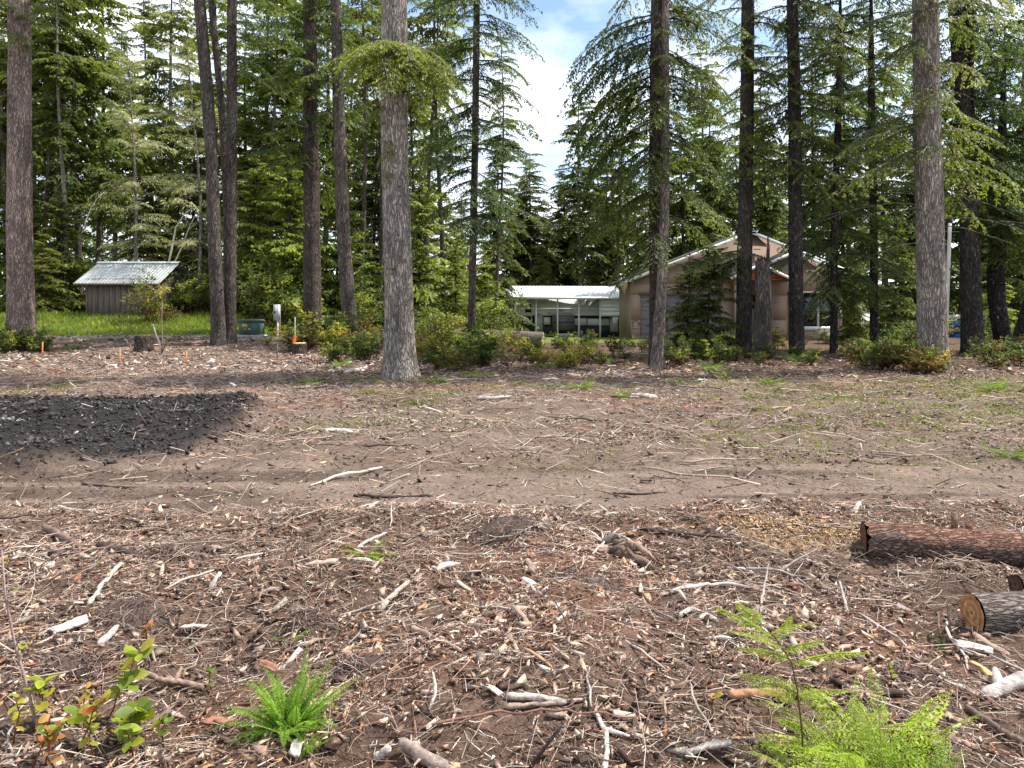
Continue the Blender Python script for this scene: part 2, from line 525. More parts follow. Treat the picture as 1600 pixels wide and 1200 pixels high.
def frond(rng, Ln, ntw, droop, rise, twf, leaf, lw, hang=0.5, step=None):
    """one flat, drooping conifer bough along +X: returns tip-to-base needle sprays and its woody axis"""
    step = step or leaf * 0.55
    s = np.linspace(0.10, 1.0, ntw) + rng.uniform(-.02, .02, ntw)
    wob = 0.06 * Ln * np.sin(s * rng.uniform(3, 7) + rng.uniform(0, 6))
    A = np.stack([Ln * s, wob, Ln * (rise * s - droop * s ** 2)], 1)
    base = []; dirs = []; tint = []
    for i in range(ntw):
        side = 1 if i % 2 else -1
        tl = max(twf * Ln * (1.08 - s[i]) ** 0.75 * rng.uniform(0.55, 1.2), leaf * 1.2)
        if s[i] < 0.3: tl *= 0.7
        an = side * R(rng.uniform(38, 66))
        if i >= ntw - 1: an = 0
        m = max(2, int(tl / step))
        t = (np.arange(m) + 0.6) * tl / m
        sl = rise - 2 * droop * s[i]
        d = np.array([math.cos(an), math.sin(an), sl * math.cos(an) * 0.7])
        p = A[i] + d * t[:, None]
        p[:, 2] -= hang * t ** 2 / max(tl, .1) * rng.uniform(0.5, 1.2)
        for sd in (-1, 1):
            aa = an + sd * rng.uniform(R(28), R(58), m)
            base.append(p); dirs.append(np.stack([np.cos(aa), np.sin(aa), -rng.uniform(0.05, 1.15, m)], 1))
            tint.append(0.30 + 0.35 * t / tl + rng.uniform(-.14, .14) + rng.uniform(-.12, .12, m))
        base.append(p[-1:]); dirs.append(np.array([[math.cos(an), math.sin(an), -0.3]])); tint.append(np.array([0.75]))
    B = np.concatenate(base); D = np.concatenate(dirs); T = np.concatenate(tint)
    n = len(B)
    ln = leaf * rng.uniform(0.65, 1.25, n)
    Pp = np.stack([-D[:, 1], D[:, 0], rng.uniform(-1.5, 1.5, n)], 1); Pp /= np.linalg.norm(Pp, axis=1)[:, None]
    w = lw * rng.uniform(0.7, 1.3, n)
    V = np.stack([B, B + D * (ln * .45)[:, None] + Pp * w[:, None], B + D * ln[:, None] - np.array([0, 0, .15]) * ln[:, None],
                  B + D * (ln * .5)[:, None] - Pp * w[:, None]], 1).reshape(-1, 3)
    k = np.arange(n) * 4
    F = np.concatenate([np.stack([k, k + 1, k + 2], 1), np.stack([k, k + 2, k + 3], 1)])
    return V, F, np.repeat(T, 4), np.concatenate([[[0, 0, 0]], A])


def trunk_line(H, rng, bend=0.15, n=40):
    z = np.linspace(0, 1, n)
    x = bend * np.sin(z * rng.uniform(2, 5) + rng.uniform(0, 6)); y = bend * np.sin(z * rng.uniform(2, 5) + rng.uniform(0, 6))
    return np.stack([x - x[0], y - y[0], z * H], 1)


def trunk_geo(g, P, r0, r1, rng, sides=12, flare=0.35, rough=0.05, col=(1, 1, 1)):
    H = P[-1, 2] - P[0, 2]
    h = (P[:, 2] - P[0, 2])
    r = r1 + (r0 - r1) * (1 - h / H) ** 0.9 + flare * r0 * np.exp(-h / (r0 * 1.3 + .05))
    g.tube(P, r, sides, np.array(col), bump=rough, rng=rng)


def at_h(P, z):
    return np.array([np.interp(z, P[:, 2], P[:, 0]), np.interp(z, P[:, 2], P[:, 1]), z])


def add_bough(gt, gc, P, rng, z, az, fr, scale=1.0, rt=0.025, shade=0.0, lich=0.0, pitch=0.0, limb=True):
    V, F, T, ax = fr
    o = at_h(P, z)
    W = rotz(roty(V * scale, -pitch), az) + o
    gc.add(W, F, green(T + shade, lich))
    if limb:
        A = rotz(roty(ax * scale, -pitch), az) + o
        A = A[::2] if len(A) > 7 else A
        gt.tube(A, np.linspace(rt, rt * 0.25, len(A)), 4, np.array([0.8, 0.78, 0.76]), cap=False)


def dead_twigs(gt, P, rng, z0, z1, n, l0, l1, col=(0.9, 0.88, 0.85), r=0.014, droop=0.3, azs=None):
    """bare dead limbs, each with a fork or two"""
    for i in range(n):
        z = rng.uniform(z0, z1); az = rng.uniform(0, 6.28) if azs is None else R(rng.choice(azs) + rng.uniform(-30, 30))
        Ln = rng.uniform(l0, l1); s = np.linspace(0, 1, 6)
        kink = np.cumsum(rng.uniform(-.12, .12, 6)) * Ln
        A = np.stack([Ln * s, kink * s, Ln * (rng.uniform(-.2, .35) * s - droop * rng.uniform(.4, 1.3) * s ** 2)], 1)
        gt.tube(rotz(A, az) + at_h(P, z), np.linspace(r, r * .3, 6), 4, np.array(col), cap=False)
        for q in range(rng.randint(1, 4)):
            j = rng.randint(2, 5); a2 = rng.choice([-1, 1]) * rng.uniform(.5, 1.0); l2 = Ln * rng.uniform(.25, .5)
            B = A[j] + np.stack([s * l2 * math.cos(a2), s * l2 * math.sin(a2), -droop * s ** 2 * l2], 1)
            gt.tube(rotz(B, az) + at_h(P, z), np.linspace(r * .6, r * .2, 6), 3, np.array(col), cap=False)


def make_conifer(seed, H, r0, zc, lmax, lmin, nb, droop, rise, leaf, lw, ntw, shape='cone', lich=0.0, twf=0.42, dead=0, gap=0.0, hang=.5, shade=0.0):
    """returns (trunk mesh, crown mesh) of one tree standing on its own base"""
    rng = np.random.RandomState(seed)
    P = trunk_line(H, rng, 0.012 * H)
    gt, gc = Geo(), Geo()
    trunk_geo(gt, P, r0, 0.02, rng, 10, 0.3, 0.06)
    fr = [frond(rng, 1.0, ntw, droop * rng.uniform(.7, 1.3), rise + rng.uniform(-.12, .12), twf, leaf, lw, hang) for _ in range(5)]
    # fronds are built at unit length: leaf sizes are given for that length
    zz = zc + (H - zc - 0.3) * np.sort(rng.rand(nb)) ** 0.92
    clump = rng.rand(40)
    for i, z in enumerate(zz):
        f = (z - zc) / (H - zc)
        if clump[int(f * 39)] < gap and rng.rand() < 0.75: continue
        prof = (1 - f) ** 0.75 if shape == 'cone' else (1 - f) ** 0.5 * (0.55 + 0.45 * min(1, f * 5))
        Ln = (lmin + (lmax - lmin) * prof) * rng.uniform(0.35, 1.2) * (1.3 if rng.rand() < .1 else 1)
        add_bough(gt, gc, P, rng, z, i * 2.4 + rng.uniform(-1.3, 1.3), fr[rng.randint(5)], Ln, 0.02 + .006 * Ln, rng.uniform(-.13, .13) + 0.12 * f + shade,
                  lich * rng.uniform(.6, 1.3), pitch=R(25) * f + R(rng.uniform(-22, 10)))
    if dead:
        dead_twigs(gt, P, rng, zc * 0.25, zc * 1.15, dead, 0.5, 1.8)
    return gt.mesh('trunk', True), gc.mesh('crown')


BARKC = dict(grey=(0.36, 0.335, 0.31), red=(0.32, 0.262, 0.238), dark=(0.085, 0.072, 0.066), mid=(0.16, 0.138, 0.125), pale=(0.34, 0.32, 0.29))

PROTO = {
    'tall_a': make_conifer(1, 26, .24, 7.5, 3.4, 0.6, 165, 0.50, 0.25, 0.105, 0.036, 17, 'cone', 0, .45, 22, 0.2),
    'tall_b': make_conifer(2, 28, .22, 7.0, 3.2, 0.7, 165, 0.62, 0.30, 0.11, 0.038, 16, 'round', 0, .44, 26, 0.22),
    'tall_c': make_conifer(3, 25, .20, 9.5, 3.1, 0.6, 130, 0.45, 0.10, 0.11, 0.036, 16, 'round', 0.1, .46, 26, 0.22),
    'thin_d': make_conifer(4, 24, .15, 10.0, 2.3, 0.5, 100, 0.5, 0.2, 0.12, 0.038, 15, 'round', 0.05, .45, 24, 0.12),
    'full_e': make_conifer(5, 16, .17, 0.8, 3.3, 0.5, 190, 0.42, 0.15, 0.10, 0.036, 17, 'cone', 0, .48, 10, 0.15),
    'young_f': make_conifer(6, 7, .075, 0.3, 1.9, 0.25, 120, 0.32, 0.22, 0.115, 0.036, 14, 'cone', 0, .48, 0, 0.0, .4, 0.18),
    'young_g': make_conifer(7, 5, .06, 0.2, 1.6, 0.2, 95, 0.38, 0.18, 0.125, 0.038, 14, 'cone', 0, .5, 0, 0.0, .5, 0.24),
    'lichen_h': make_conifer(8, 15, .11, 4.0, 2.3, 0.8, 80, 0.25, 0.22, 0.12, 0.012, 15, 'round', 0.9, .52, 34, 0.1, .5),
    'far_i': make_conifer(9, 24, .22, 3.0, 3.6, 0.6, 110, 0.5, 0.25, 0.18, 0.065, 11, 'cone', 0, .46, 8, 0.2),
}
for k, (tm, cm) in PROTO.items():
    tm.materials.append(M['bark']); cm.materials.append(M['needle'])


def plant_tree(kind, px, d, sc=1.0, label='', group=None, name='conifer_tree', bark='mid', tint=(1, 1, 1), rz=None, lean=0.0, zs=1.0):
    x = PX(px, d)
    t = thing(name, label, 'tree', (x, d, float(terr(x, d)) - 0.08), group, RNG.uniform(0, 6.28) if rz is None else rz)
    t.scale = (sc, sc, sc * zs)
    t.rotation_euler[1] = lean
    tm, cm = PROTO[kind]
    part('trunk', tm, M['bark'], t, BARKC[bark])
    part('crown', cm, M['needle'], t, tint)
    return t


ORD = ('first second third fourth fifth sixth seventh eighth ninth tenth eleventh twelfth thirteenth fourteenth fifteenth sixteenth seventeenth eighteenth '
       'nineteenth twentieth twenty-first twenty-second twenty-third twenty-fourth twenty-fifth twenty-sixth twenty-seventh').split()


# ---- the woods behind: (kind, px, distance, scale, bark, tint)
def jt(b=1.0):
    q = b * RNG.uniform(0.8, 1.25)
    return (q * RNG.uniform(.92, 1.12), q, q * RNG.uniform(.85, 1.1))


WOODS = [
    ('woods behind the shed', 'tall conifer in the woods behind the shed', [
        ('tall_a', 95, 48, 1, 'mid', 1.1), ('tall_b', 150, 52, 1, 'mid', 1.0), ('tall_c', 55, 46, 1.0, 'pale', 1.1), ('tall_a', 20, 55, 1.05, 'mid', 1.0),
        ('tall_b', -40, 48, 1, 'mid', 1.0), ('tall_a', -110, 44, 1, 'mid', 1.0), ('tall_b', 125, 43, .9, 'mid', 1.15),
        ('tall_a', 240, 60, 1, 'mid', 1.0), ('tall_c', 275, 50, 1.0, 'pale', 1.2), ('tall_b', 330, 58, 1.0, 'mid', 1.1), ('thin_d', 70, 42, 1.0, 'mid', 1.0),
        ('tall_c', 10, 44, .95, 'pale', 1.2), ('thin_d', 105, 40.5, .9, 'pale', 1.1), ('tall_a', 180, 66, 1.0, 'mid', 1.0), ('tall_c', 390, 62, 1.0, 'mid', 1.0),
        ('full_e', 85, 46, .7, 'dark', .9), ('full_e', 300, 47, .9, 'dark', 1.1), ('full_e', 35, 40, .6, 'dark', .9),
        ('full_e', 245, 42, .6, 'dark', .8), ('full_e', -60, 40, .9, 'dark', .9)]),
    ('woods between the paired dark trunks and the large trunk', 'slim conifer behind the dark trunks by the meter box', [
        ('tall_b', 430, 50, 1.0, 'mid', 1.0), ('tall_a', 468, 58, 1.0, 'mid', 1.05), ('thin_d', 418, 44, .95, 'mid', 1.0), ('tall_c', 505, 47, 1.0, 'mid', 1.1),
        ('thin_d', 562, 42, 1.0, 'mid', 1.1), ('thin_d', 591, 45, 1.0, 'mid', 1.1), ('tall_b', 590, 60, 1.0, 'mid', 1.0), ('tall_a', 540, 64, 1.0, 'mid', 1.1),
        ('full_e', 455, 46, .9, 'dark', 1.05), ('full_e', 395, 46, .85, 'dark', 1.1), ('full_e', 580, 52, .9, 'dark', 1.0)]),
    ('woods left of the white carport', 'slim conifer in the woods just left of the carport', [
        ('thin_d', 693, 40, 1.0, 'dark', 1.0), ('thin_d', 673, 44, 1.0, 'mid', 1.1), ('tall_c', 660, 60, .95, 'mid', 1.1), ('thin_d', 776, 42, .72, 'mid', .9),
        ('full_e', 770, 50, .85, 'dark', .8), ('thin_d', 640, 50, 1.0, 'mid', 1.1), ('full_e', 655, 55, .9, 'dark', 1.1), ('full_e', 720, 62, .75, 'dark', 1.2),
        ('full_e', 800, 72, .95, 'dark', 1.0)]),
    ('woods behind the carport', 'conifer in the woods behind the white carport', [
        ('full_e', 834, 70, 1.12, 'mid', .9), ('tall_b', 908, 66, .84, 'pale', .95), ('full_e', 870, 76, .95, 'dark', 1.0), ('full_e', 900, 78, 1.0, 'dark', .8),
        ('full_e', 940, 70, 1.1, 'dark', .9), ('tall_c', 965, 68, .95, 'mid', .95), ('full_e', 850, 66, .55, 'dark', 1.3), ('full_e', 985, 75, 1.1, 'dark', .85)]),
    ('trees closing the low gap above the carport', 'conifer low in the sky gap above the carport', [
        ('full_e', 815, 74, 1.08, 'dark', .85), ('full_e', 884, 76, 1.12, 'dark', .85), ('full_e', 855, 72, .85, 'dark', 1.0), ('tall_b', 938, 74, .8, 'mid', .9)]),
    ('trees closing the gap above the house roof', 'conifer in the gap above the left house roof slope', [
        ('full_e', 1072, 48, .92, 'dark', .85), ('full_e', 1120, 50, 1.0, 'dark', .9), ('tall_b', 1098, 54, .8, 'mid', .9), ('full_e', 1200, 52, .95, 'dark', .9)]),
    ('woods behind the tan house', 'conifer in the woods behind the tan house', [
        ('thin_d', 1050, 58, .7, 'pale', 1.0), ('tall_b', 1085, 62, .68, 'mid', 1.0), ('thin_d', 1146, 60, .8, 'mid', 1.0), ('thin_d', 1200, 56, .95, 'pale', 1.0),
        ('tall_a', 1270, 60, 1.0, 'mid', .95), ('tall_c', 1330, 58, 1.0, 'mid', 1.0), ('full_e', 1020, 64, .95, 'dark', .95), ('full_e', 1110, 68, .95, 'dark', 1.2),
        ('full_e', 1230, 66, 1.1, 'dark', .9), ('full_e', 1320, 54, 1.0, 'dark', .85), ('tall_b', 1180, 74, .9, 'mid', 1.0), ('tall_b', 1390, 62, 1.0, 'mid', .9)]),
    ('woods behind the blue portable toilet', 'dark conifer in the woods behind the portable toilet', [
        ('tall_a', 1440, 66, 1.05, 'mid', .9), ('tall_b', 1500, 70, 1.0, 'mid', .85), ('full_e', 1420, 62, 1.0, 'dark', .8), ('full_e', 1470, 72, 1.1, 'dark', .8),
        ('tall_a', 1560, 64, 1.0, 'mid', .8), ('tall_b', 1610, 56, 1.0, 'mid', .8), ('full_e', 1545, 68, 1.2, 'dark', .9), ('full_e', 1600, 60, 1.0, 'dark', .8),
        ('tall_a', 1680, 50, 1.0, 'mid', .8), ('full_e', 1660, 44, .9, 'dark', .8), ('tall_c', 1740, 46, 1.0, 'mid', .9)]),
]
for grp, lab, lst in WOODS:
    for i, (kind, px, d, sc, bk, tb) in enumerate(sorted(lst, key=lambda q: q[1])):
        tb *= 1.15
        plant_tree(kind, px, d, sc, lab + ', ' + ORD[i] + ' from the left', grp, bark=bk, tint=jt(tb))
# distant rows that close the view beneath the crowns
for d0, step, sc in ((86, 44, .62), (104, 40, .72)):
    for px in np.arange(-160, 1780, step):
        px = px + RNG.uniform(-15, 15); d = d0 + RNG.uniform(-6, 6)
        s = sc * RNG.uniform(.8, 1.15)
        if 660 < px < 940: s *= 0.72
        plant_tree('far_i', px, d, s, 'far conifer seen between the trunks deep in the woods', 'far trees deep in the woods', bark='dark', tint=jt(.95))
# young growth
for px, d, sc, k, tb, lab in [
    (655, 37, 1.15, 'young_f', 1.5, 'bright green young conifer beside the right edge of the large grey trunk'),
    (712, 38, 1.0, 'young_g', 1.5, 'small bright green conifer behind the thin dark trunk'),
    (760, 44, 1.1, 'young_g', 1.4, 'small bright conifer at the left end of the carport'),
    (578, 36, .75, 'young_g', 1.2, 'small conifer between the leaning trunk and the large grey trunk'),
    (455, 37, 1.2, 'young_f', 1.25, 'young conifer above the grey meter box'),
    (400, 39, 1.25, 'young_f', 1.35, 'young conifer behind the green utility box'),
    (430, 43, 1.5, 'young_f', 1.1, 'taller young conifer behind the meter box'),
    (100, 40, 1.0, 'young_f', .9, 'young conifer beside the left wall of the shed'),
    (300, 42, 1.1, 'young_g', 1.0, 'young conifer beside the right end of the shed'),
    (62, 38, .9, 'young_g', 1.1, 'young conifer right of the thick leftmost trunk'),
    (1552, 40, .8, 'young_g', 1.6, 'bright small conifer between the dark trunks far behind'),
    (1104, 24.9, .60, 'young_f', .5, 'dark drooping sapling in front of the garage opening'),
    (1074, 25.8, .52, 'young_f', .55, 'smaller dark sapling left of the drooping one at the garage'),
    (1395, 40, .9, 'young_f', 1.1, 'young conifer left of the thick right trunk'),
    (1330, 34, .7, 'young_g', 1.0, 'young conifer in front of the big house window edge'),
    (1560, 47, 1.0, 'young_f', 1.5, 'sunlit young conifer between two leaning dark trunks'),
    (525, 40, 1.2, 'young_f', 1.2, 'young conifer behind the leaning lichen-spotted trunk'),
    (690, 46, 1.3, 'young_f', 1.4, 'sunlit young conifer in the gap beside the carport woods')]:
    plant_tree(k, px, d, sc, lab, 'young conifers under the tall trees', 'young_conifer', 'dark', jt(tb))
# pale lichen-hung dead-looking trees above the shed
for px, d, sc, lab in [(308, 38.6, .95, 'dead tree with pale lichen-hung twigs right of the shed'), (212, 40.6, .98, 'slim trunk with pale lichen twigs rising behind the shed roof')]:
    plant_tree('lichen_h', px, d, sc, lab, None, 'lichen_tree', 'pale', (1.05, 1.1, 1.05), lean=-0.03)


# ---- the trees of the near row, each built on its own
def front_tree(name, label, pts, d, w0, w1, H, bark, boughs, seed, zc=None, nb=0, lmax=2.5, droop=.5, rise=.15, leaf=.040, lw=.0105, ntw=24, tint=(1, 1, 1),
               dead=0, dz=(2, 8), dl=(.5, 1.8), dazs=None, lich=0.0, flare=.35, sides=22, shade=0.0, hang=.5, azr=None, rough=.045, twf=.42, zt=None):
    rng = np.random.RandomState(seed)
    bx = PX(pts[-1][0], d); bz = float(height(bx, d)) - 0.06
    t = thing(name, label, 'tree', (bx, d, bz))
    pz = np.array([PZ(p[1], d) - bz for p in pts][::-1]); pxx = np.array([PX(p[0], d) - bx for p in pts][::-1])
    pz[0] = 0
    n = int(H / 0.16)
    z = np.linspace(0, H, n)
    slope = (pxx[-1] - pxx[-2]) / (pz[-1] - pz[-2]) if len(pz) > 1 else 0
    x = np.where(z <= pz[-1], np.interp(z, pz, pxx), pxx[-1] + slope * 0.5 * (z - pz[-1]))
    k = np.ones(9) / 9
    x = np.convolve(np.pad(x, 4, 'edge'), k, 'valid')
    P = np.stack([x, 0.04 * np.sin(z * 0.5 + seed), z], 1)
    gt, gc = Geo(), Geo()
    r0 = w0 / FOC * d / 2; r1 = w1 / FOC * d / 2
    ztop = pz[-1]
    r = np.where(z <= ztop, r0 + (r1 - r0) * z / ztop, r1 * np.clip(1 - (z - ztop) / (H - ztop), 0.03, 1))
    r = r + flare * r0 * np.exp(-z / (r0 * 1.5 + .05))
    th = np.arange(sides) * 2 * math.pi / sides
    # bark ridges and swellings as geometry
    Z2, T2 = np.meshgrid(z, th, indexing='ij')
    rel = 1 + rough * 1.1 * (fbm(np.cos(T2) * 11 + 3 + seed, Z2 * 3.2 + np.sin(T2) * 11, 3)) * 2 + rough * 2.2 * fbm(np.cos(T2) * 4 + 7 + seed, Z2 * 0.9 + np.sin(T2) * 4, 4) + 0.16 * np.exp(-Z2 / .4) * np.sin(T2 * 5 + seed + .6 * np.sin(T2 * 2))
    V = np.stack([P[:, 0][:, None] + np.cos(T2) * r[:, None] * rel, P[:, 1][:, None] + np.sin(T2) * r[:, None] * rel, Z2], -1).reshape(-1, 3)
    i = np.arange(n - 1)[:, None] * sides; j = np.arange(sides)[None]; kk = (j + 1) % sides
    a = (i + j).ravel(); b = (i + kk).ravel(); c = (i + sides + kk).ravel(); e = (i + sides + j).ravel()
    gt.add(V, np.concatenate([np.stack([a, b, c], 1), np.stack([a, c, e], 1)]))
    for q in range(int(8 + H * 0.5)):                                  # knots and snapped stubs
        zz = rng.uniform(.6, min(ztop * 1.1, H * .8)); az = rng.uniform(0, 6.28); rr = np.interp(zz, z, r)
        ln = rng.uniform(.03, .14); o = at_h(P, zz)
        A = o + np.array([[math.cos(az) * rr * .85, math.sin(az) * rr * .85, 0], [math.cos(az) * (rr + ln), math.sin(az) * (rr + ln), -ln * .2]])
        gt.tube(A, [0.03, 0.012], 5, np.array([.55, .5, .47]))
    fr = [frond(rng, 1.0, ntw, droop * rng.uniform(.75, 1.25), rise + rng.uniform(-.1, .1), twf, leaf, lw, hang) for _ in range(4)]
    if nb:
        zt = zt or min(H * .97, PZ(-90, d) - bz)
        for q in range(nb):
            zz = zc + (zt - zc) * (q + rng.rand()) / nb
            az = rng.uniform(0, 6.28) if azr is None else R(rng.choice(azr) + rng.uniform(-35, 35))
            add_bough(gt, gc, P, rng, zz, az, fr[rng.randint(4)], lmax * rng.uniform(.45, 1.1), .026, shade + rng.uniform(-.15, .15), min(.9, lich * rng.uniform(0, 1.6)), R(rng.uniform(-16, 4)))
    for (py, az, Ln, pitch, sh) in boughs:
        add_bough(gt, gc, P, rng, PZ(py, d) - bz, R(az), fr[rng.randint(4)], Ln, .024, sh, 0.0, R(pitch))
    if dead:
        dead_twigs(gt, P, rng, dz[0], dz[1], dead, dl[0], dl[1], azs=dazs)
    # the tops above the picture, coarser
    zz0 = PZ(-190, d) - bz
    if H > zz0 + 3:
        f2 = frond(rng, 1.0, 11, droop, .2, .45, .12, .035)
        for q in range(20):
            f = rng.rand()
            add_bough(gt, gc, P, rng, zz0 + (H - zz0 - .4) * f, rng.uniform(0, 6.28), f2, 0.5 + 2.0 * (1 - f), .02, rng.uniform(-.1, .2))
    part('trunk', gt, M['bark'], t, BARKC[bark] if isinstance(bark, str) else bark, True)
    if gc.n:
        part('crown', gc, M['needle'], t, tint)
    return t


front_tree('conifer_tree', 'thick reddish-grey trunk at the left border beside the grass bank', [(29, 0), (31, 250), (33, 545)], 27.5, 38, 30, 24, 'red',
           [(40, 200, 2.2, 0, .1), (30, -30, 2.0, 0, .3), (55, 250, 2.0, -5, .2), (60, 300, 1.8, -5, .3), (145, 215, 1.5, -20, .3), (20, 270, 2.2, 0, 0), (8, 350, 2.0, 0, .1), (62, 330, 1.2, -25, .1)],
           21, dead=5, dz=(6, 11), dl=(.8, 2.2), flare=.3)
front_tree('conifer_tree', 'left trunk of the close pair of dark trunks beside the green utility box', [(312, 0), (330, 240), (343, 540)], 28.5, 22, 17, 25, (0.125, 0.11, 0.102),
           [], 22, dead=6, dz=(8, 13), dl=(.4, 1.2), flare=.2, sides=16, rough=.07)
front_tree('conifer_tree', 'right trunk of the close pair of dark trunks beside the green utility box', [(363, 0), (361, 240), (360, 540)], 28.8, 18, 15, 24, (0.115, 0.10, 0.092),
           [(60, -20, 2.4, 0, -.1), (20, 10, 2.6, 0, -.1), (85, 20, 2.2, -8, -.15), (40, -45, 2.2, 0, -.1), (5, -10, 2.6, 0, 0), (110, -15, 1.8, -10, -.1)], 23, flare=.2, sides=16, rough=.07)
front_tree('conifer_tree', 'thin dark trunk crossing behind the close pair of dark trunks', [(330, 0), (346, 160), (354, 330), (356, 538)], 29.6, 12, 10, 22, (0.13, 0.115, 0.105),
           [], 24, dead=4, dz=(7, 12), dl=(.4, 1), flare=.15, sides=12)
front_tree('conifer_tree', 'dark lichen-flecked trunk under hanging boughs above the orange flag', [(484, 0), (486, 250), (488, 528)], 32, 28, 20, 26, (0.12, 0.10, 0.09),
           [(150, 250, 2.6, -5, .25), (150, 300, 2.4, -5, .25), (125, 220, 2.4, 0, .3), (70, 290, 1.8, -5, .35), (225, 190, 2.5, -5, .2), (240, 160, 2.6, -5, .25), (280, 200, 2.2, -5, .25), (350, 250, 1.0, 0, .1), (30, 180, 3, 0, 0), (50, 0, 2.4, 0, 0)],
           25, zc=6.8, nb=42, lmax=3.1, droop=.45, shade=-.03, dead=6, dz=(4, 9), dl=(.4, 1.2), flare=.2, tint=(1.0, 1.05, 1.0))
front_tree('conifer_tree', 'slender lichen-spotted trunk leaning left, just left of the large grey trunk', [(524, 0), (530, 180), (537, 380), (548, 532)], 31, 23, 16, 24, (0.155, 0.135, 0.122),
           [(45, 20, 2.0, -5, .2), (120, 230, 2.0, 0, .25), (30, -20, 2.2, 0, 0), (10, 160, 2.2, 0, 0)], 26, zc=10.5, nb=10, lmax=2.2, dead=8, dz=(6, 13), dl=(.5, 1.4), flare=.2, rough=.08)
front_tree('conifer_tree', 'largest grey trunk with flared roots standing at the edge of the clearing', [(616, 0), (618, 250), (622, 420), (625, 590)], 17, 45, 39, 27, 'grey',
           [(76, 185, 1.5, -6, .4), (80, 215, 1.7, -6, .45), (78, 240, 1.9, -4, .45), (80, 285, 2.0, -4, .48), (78, 315, 1.9, -6, .48), (82, 345, 1.7, -8, .48), (92, 5, 1.6, -10, .45), (96, 320, 2.1, -12, .42), (94, 270, 2.2, -10, .42), (98, 235, 1.9, -12, .38), (105, 345, 1.9, -18, .4), (110, 300, 1.8, -20, .38), (82, 262, 1.9, -4, .42), (88, 300, 1.6, -6, .42), (92, 225, 1.5, -6, .3), (98, 330, 1.5, -12, .35), (100, 200, 1.1, -10, .25), (118, 280, 1.5, -14, .4), (205, 255, .7, -30, .3), (225, 240, .8, -35, .3), (250, 250, .7, -35, .25), (160, 210, .9, -28, .2)],  # last value lightens each bough, painting sunlight into the spray's colour
           27, leaf=.040, lw=.009, ntw=28, dead=4, dz=(6.5, 8.3), dl=(.3, .8), flare=.45, sides=40, rough=.07, tint=(1.1, 1.1, .9))
front_tree('conifer_tree', 'thin dark trunk with layered dark boughs left of the carport', [(745, 0), (742, 250), (736, 535)], 30, 12, 10, 16.5, (0.13, 0.11, 0.10),
           [(330, 20, 2.6, -12, -.2), (300, 350, 2.6, -14, -.2), (350, 10, 2.0, -25, -.25)], 28, zc=4.6, nb=84, lmax=2.7, droop=.42, shade=-.1, tint=(.8, .9, .95), dead=8, dz=(3, 8), dl=(.4, 1.2), flare=.15, sides=12, zt=16)
front_tree('conifer_tree', 'dark tall trunk with drooping boughs in front of the carport end', [(1031, 0), (1027, 300), (1026, 572)], 19.4, 24, 27, 26, (0.11, 0.092, 0.084),
           [(60, 175, 2.6, -16, -.05), (30, 185, 2.8, -12, -.05), (48, 165, 2.9, -14, 0), (75, 195, 2.7, -20, -.05), (100, 185, 2.9, -22, .05), (130, 175, 2.9, -20, 0), (165, 200, 2.6, -20, .05), (185, 165, 2.6, -22, .05), (225, 190, 2.5, -22, .05), (270, 160, 2.3, -22, .05), (90, 350, 2.3, -12, .05), (140, 10, 2.2, -14, .05), (205, 345, 2.0, -18, .1), (70, 30, 2.4, -8, 0), (80, 20, 2.0, -15, 0), (150, 190, 2.4, -22, .05), (115, 170, 2.8, -18, 0), (200, 182, 2.4, -22, .1), (250, 176, 2.2, -20, .1), (300, 170, 2.0, -22, .1), (360, 190, 1.6, -22, .1),
            (330, 200, 1.6, -15, .1), (120, 20, 1.8, -10, .25), (30, 5, 2.4, 0, 0), (20, 160, 2.4, -5, 0), (115, 270, 1.2, -12, .35), (240, 250, 1.3, -20, .25), (290, 230, 1.6, -20, .3), (400, 200, 1.0, -15, .1), (410, 170, 1.3, -12, .05), (180, 0, 1.6, -18, .1), (10, 340, 2.2, 0, .1)],
           29, zc=3.6, nb=40, lmax=2.2, droop=.55, shade=-.03, dead=16, dz=(3, 9), dl=(.6, 2.2), flare=.15, lich=.12, twf=.46, hang=.8, tint=(.95, .95, .9))
front_tree('conifer_tree', 'slim pale-grey trunk grown against the dark trunk before the carport end', [(1040, 0), (1040, 250), (1036, 420), (1024, 580)], 18.9, 19, 10, 20, (0.25, 0.22, 0.20),
           [], 30, dead=4, dz=(4, 8), dl=(.4, 1.2), flare=.12, sides=16)
front_tree('conifer_tree', 'dark straight trunk in front of the house gable peak', [(1168, 0), (1166, 250), (1162, 545)], 24.5, 24, 19, 25, (0.085, 0.075, 0.07),
           [(398, 190, 2.4, -4, .1), (392, 205, 2.2, -8, .15), (402, 170, 2.0, -12, 0), (405, 180, 2.3, -26, -.1), (400, 215, 1.8, -25, -.1), (398, 340, 1.2, -5, .2), (100, 250, 1.9, -5, .35), (115, 290, 1.6, -8, .35), (210, 250, 1.5, -8, .3), (235, 230, 1.6, -15, .25), (240, 300, 1.5, -15, .25)],
           31, zc=5.6, nb=38, lmax=1.9, droop=.5, lich=.2, shade=0, dead=10, dz=(4, 11), dl=(.5, 1.5), flare=.12, tint=(1, 1, .9))
front_tree('conifer_tree', 'dark knobbly trunk in front of the house window', [(1238, 0), (1241, 200), (1246, 560)], 24.0, 23, 17, 25, (0.07, 0.062, 0.06),
           [(170, 300, 2.2, -12, .1), (190, 250, 2, -15, .15), (160, 200, 2.2, -10, .1), (240, 330, 2.2, -20, .15), (260, 280, 1.9, -22, .15), (290, 350, 2.0, -18, .1), (110, 220, 1.8, -5, .3)],
           32, zc=5.8, nb=42, lmax=2.4, droop=.5, lich=.12, dead=10, dz=(3.5, 10), dl=(.5, 1.6), flare=.1, rough=.09)
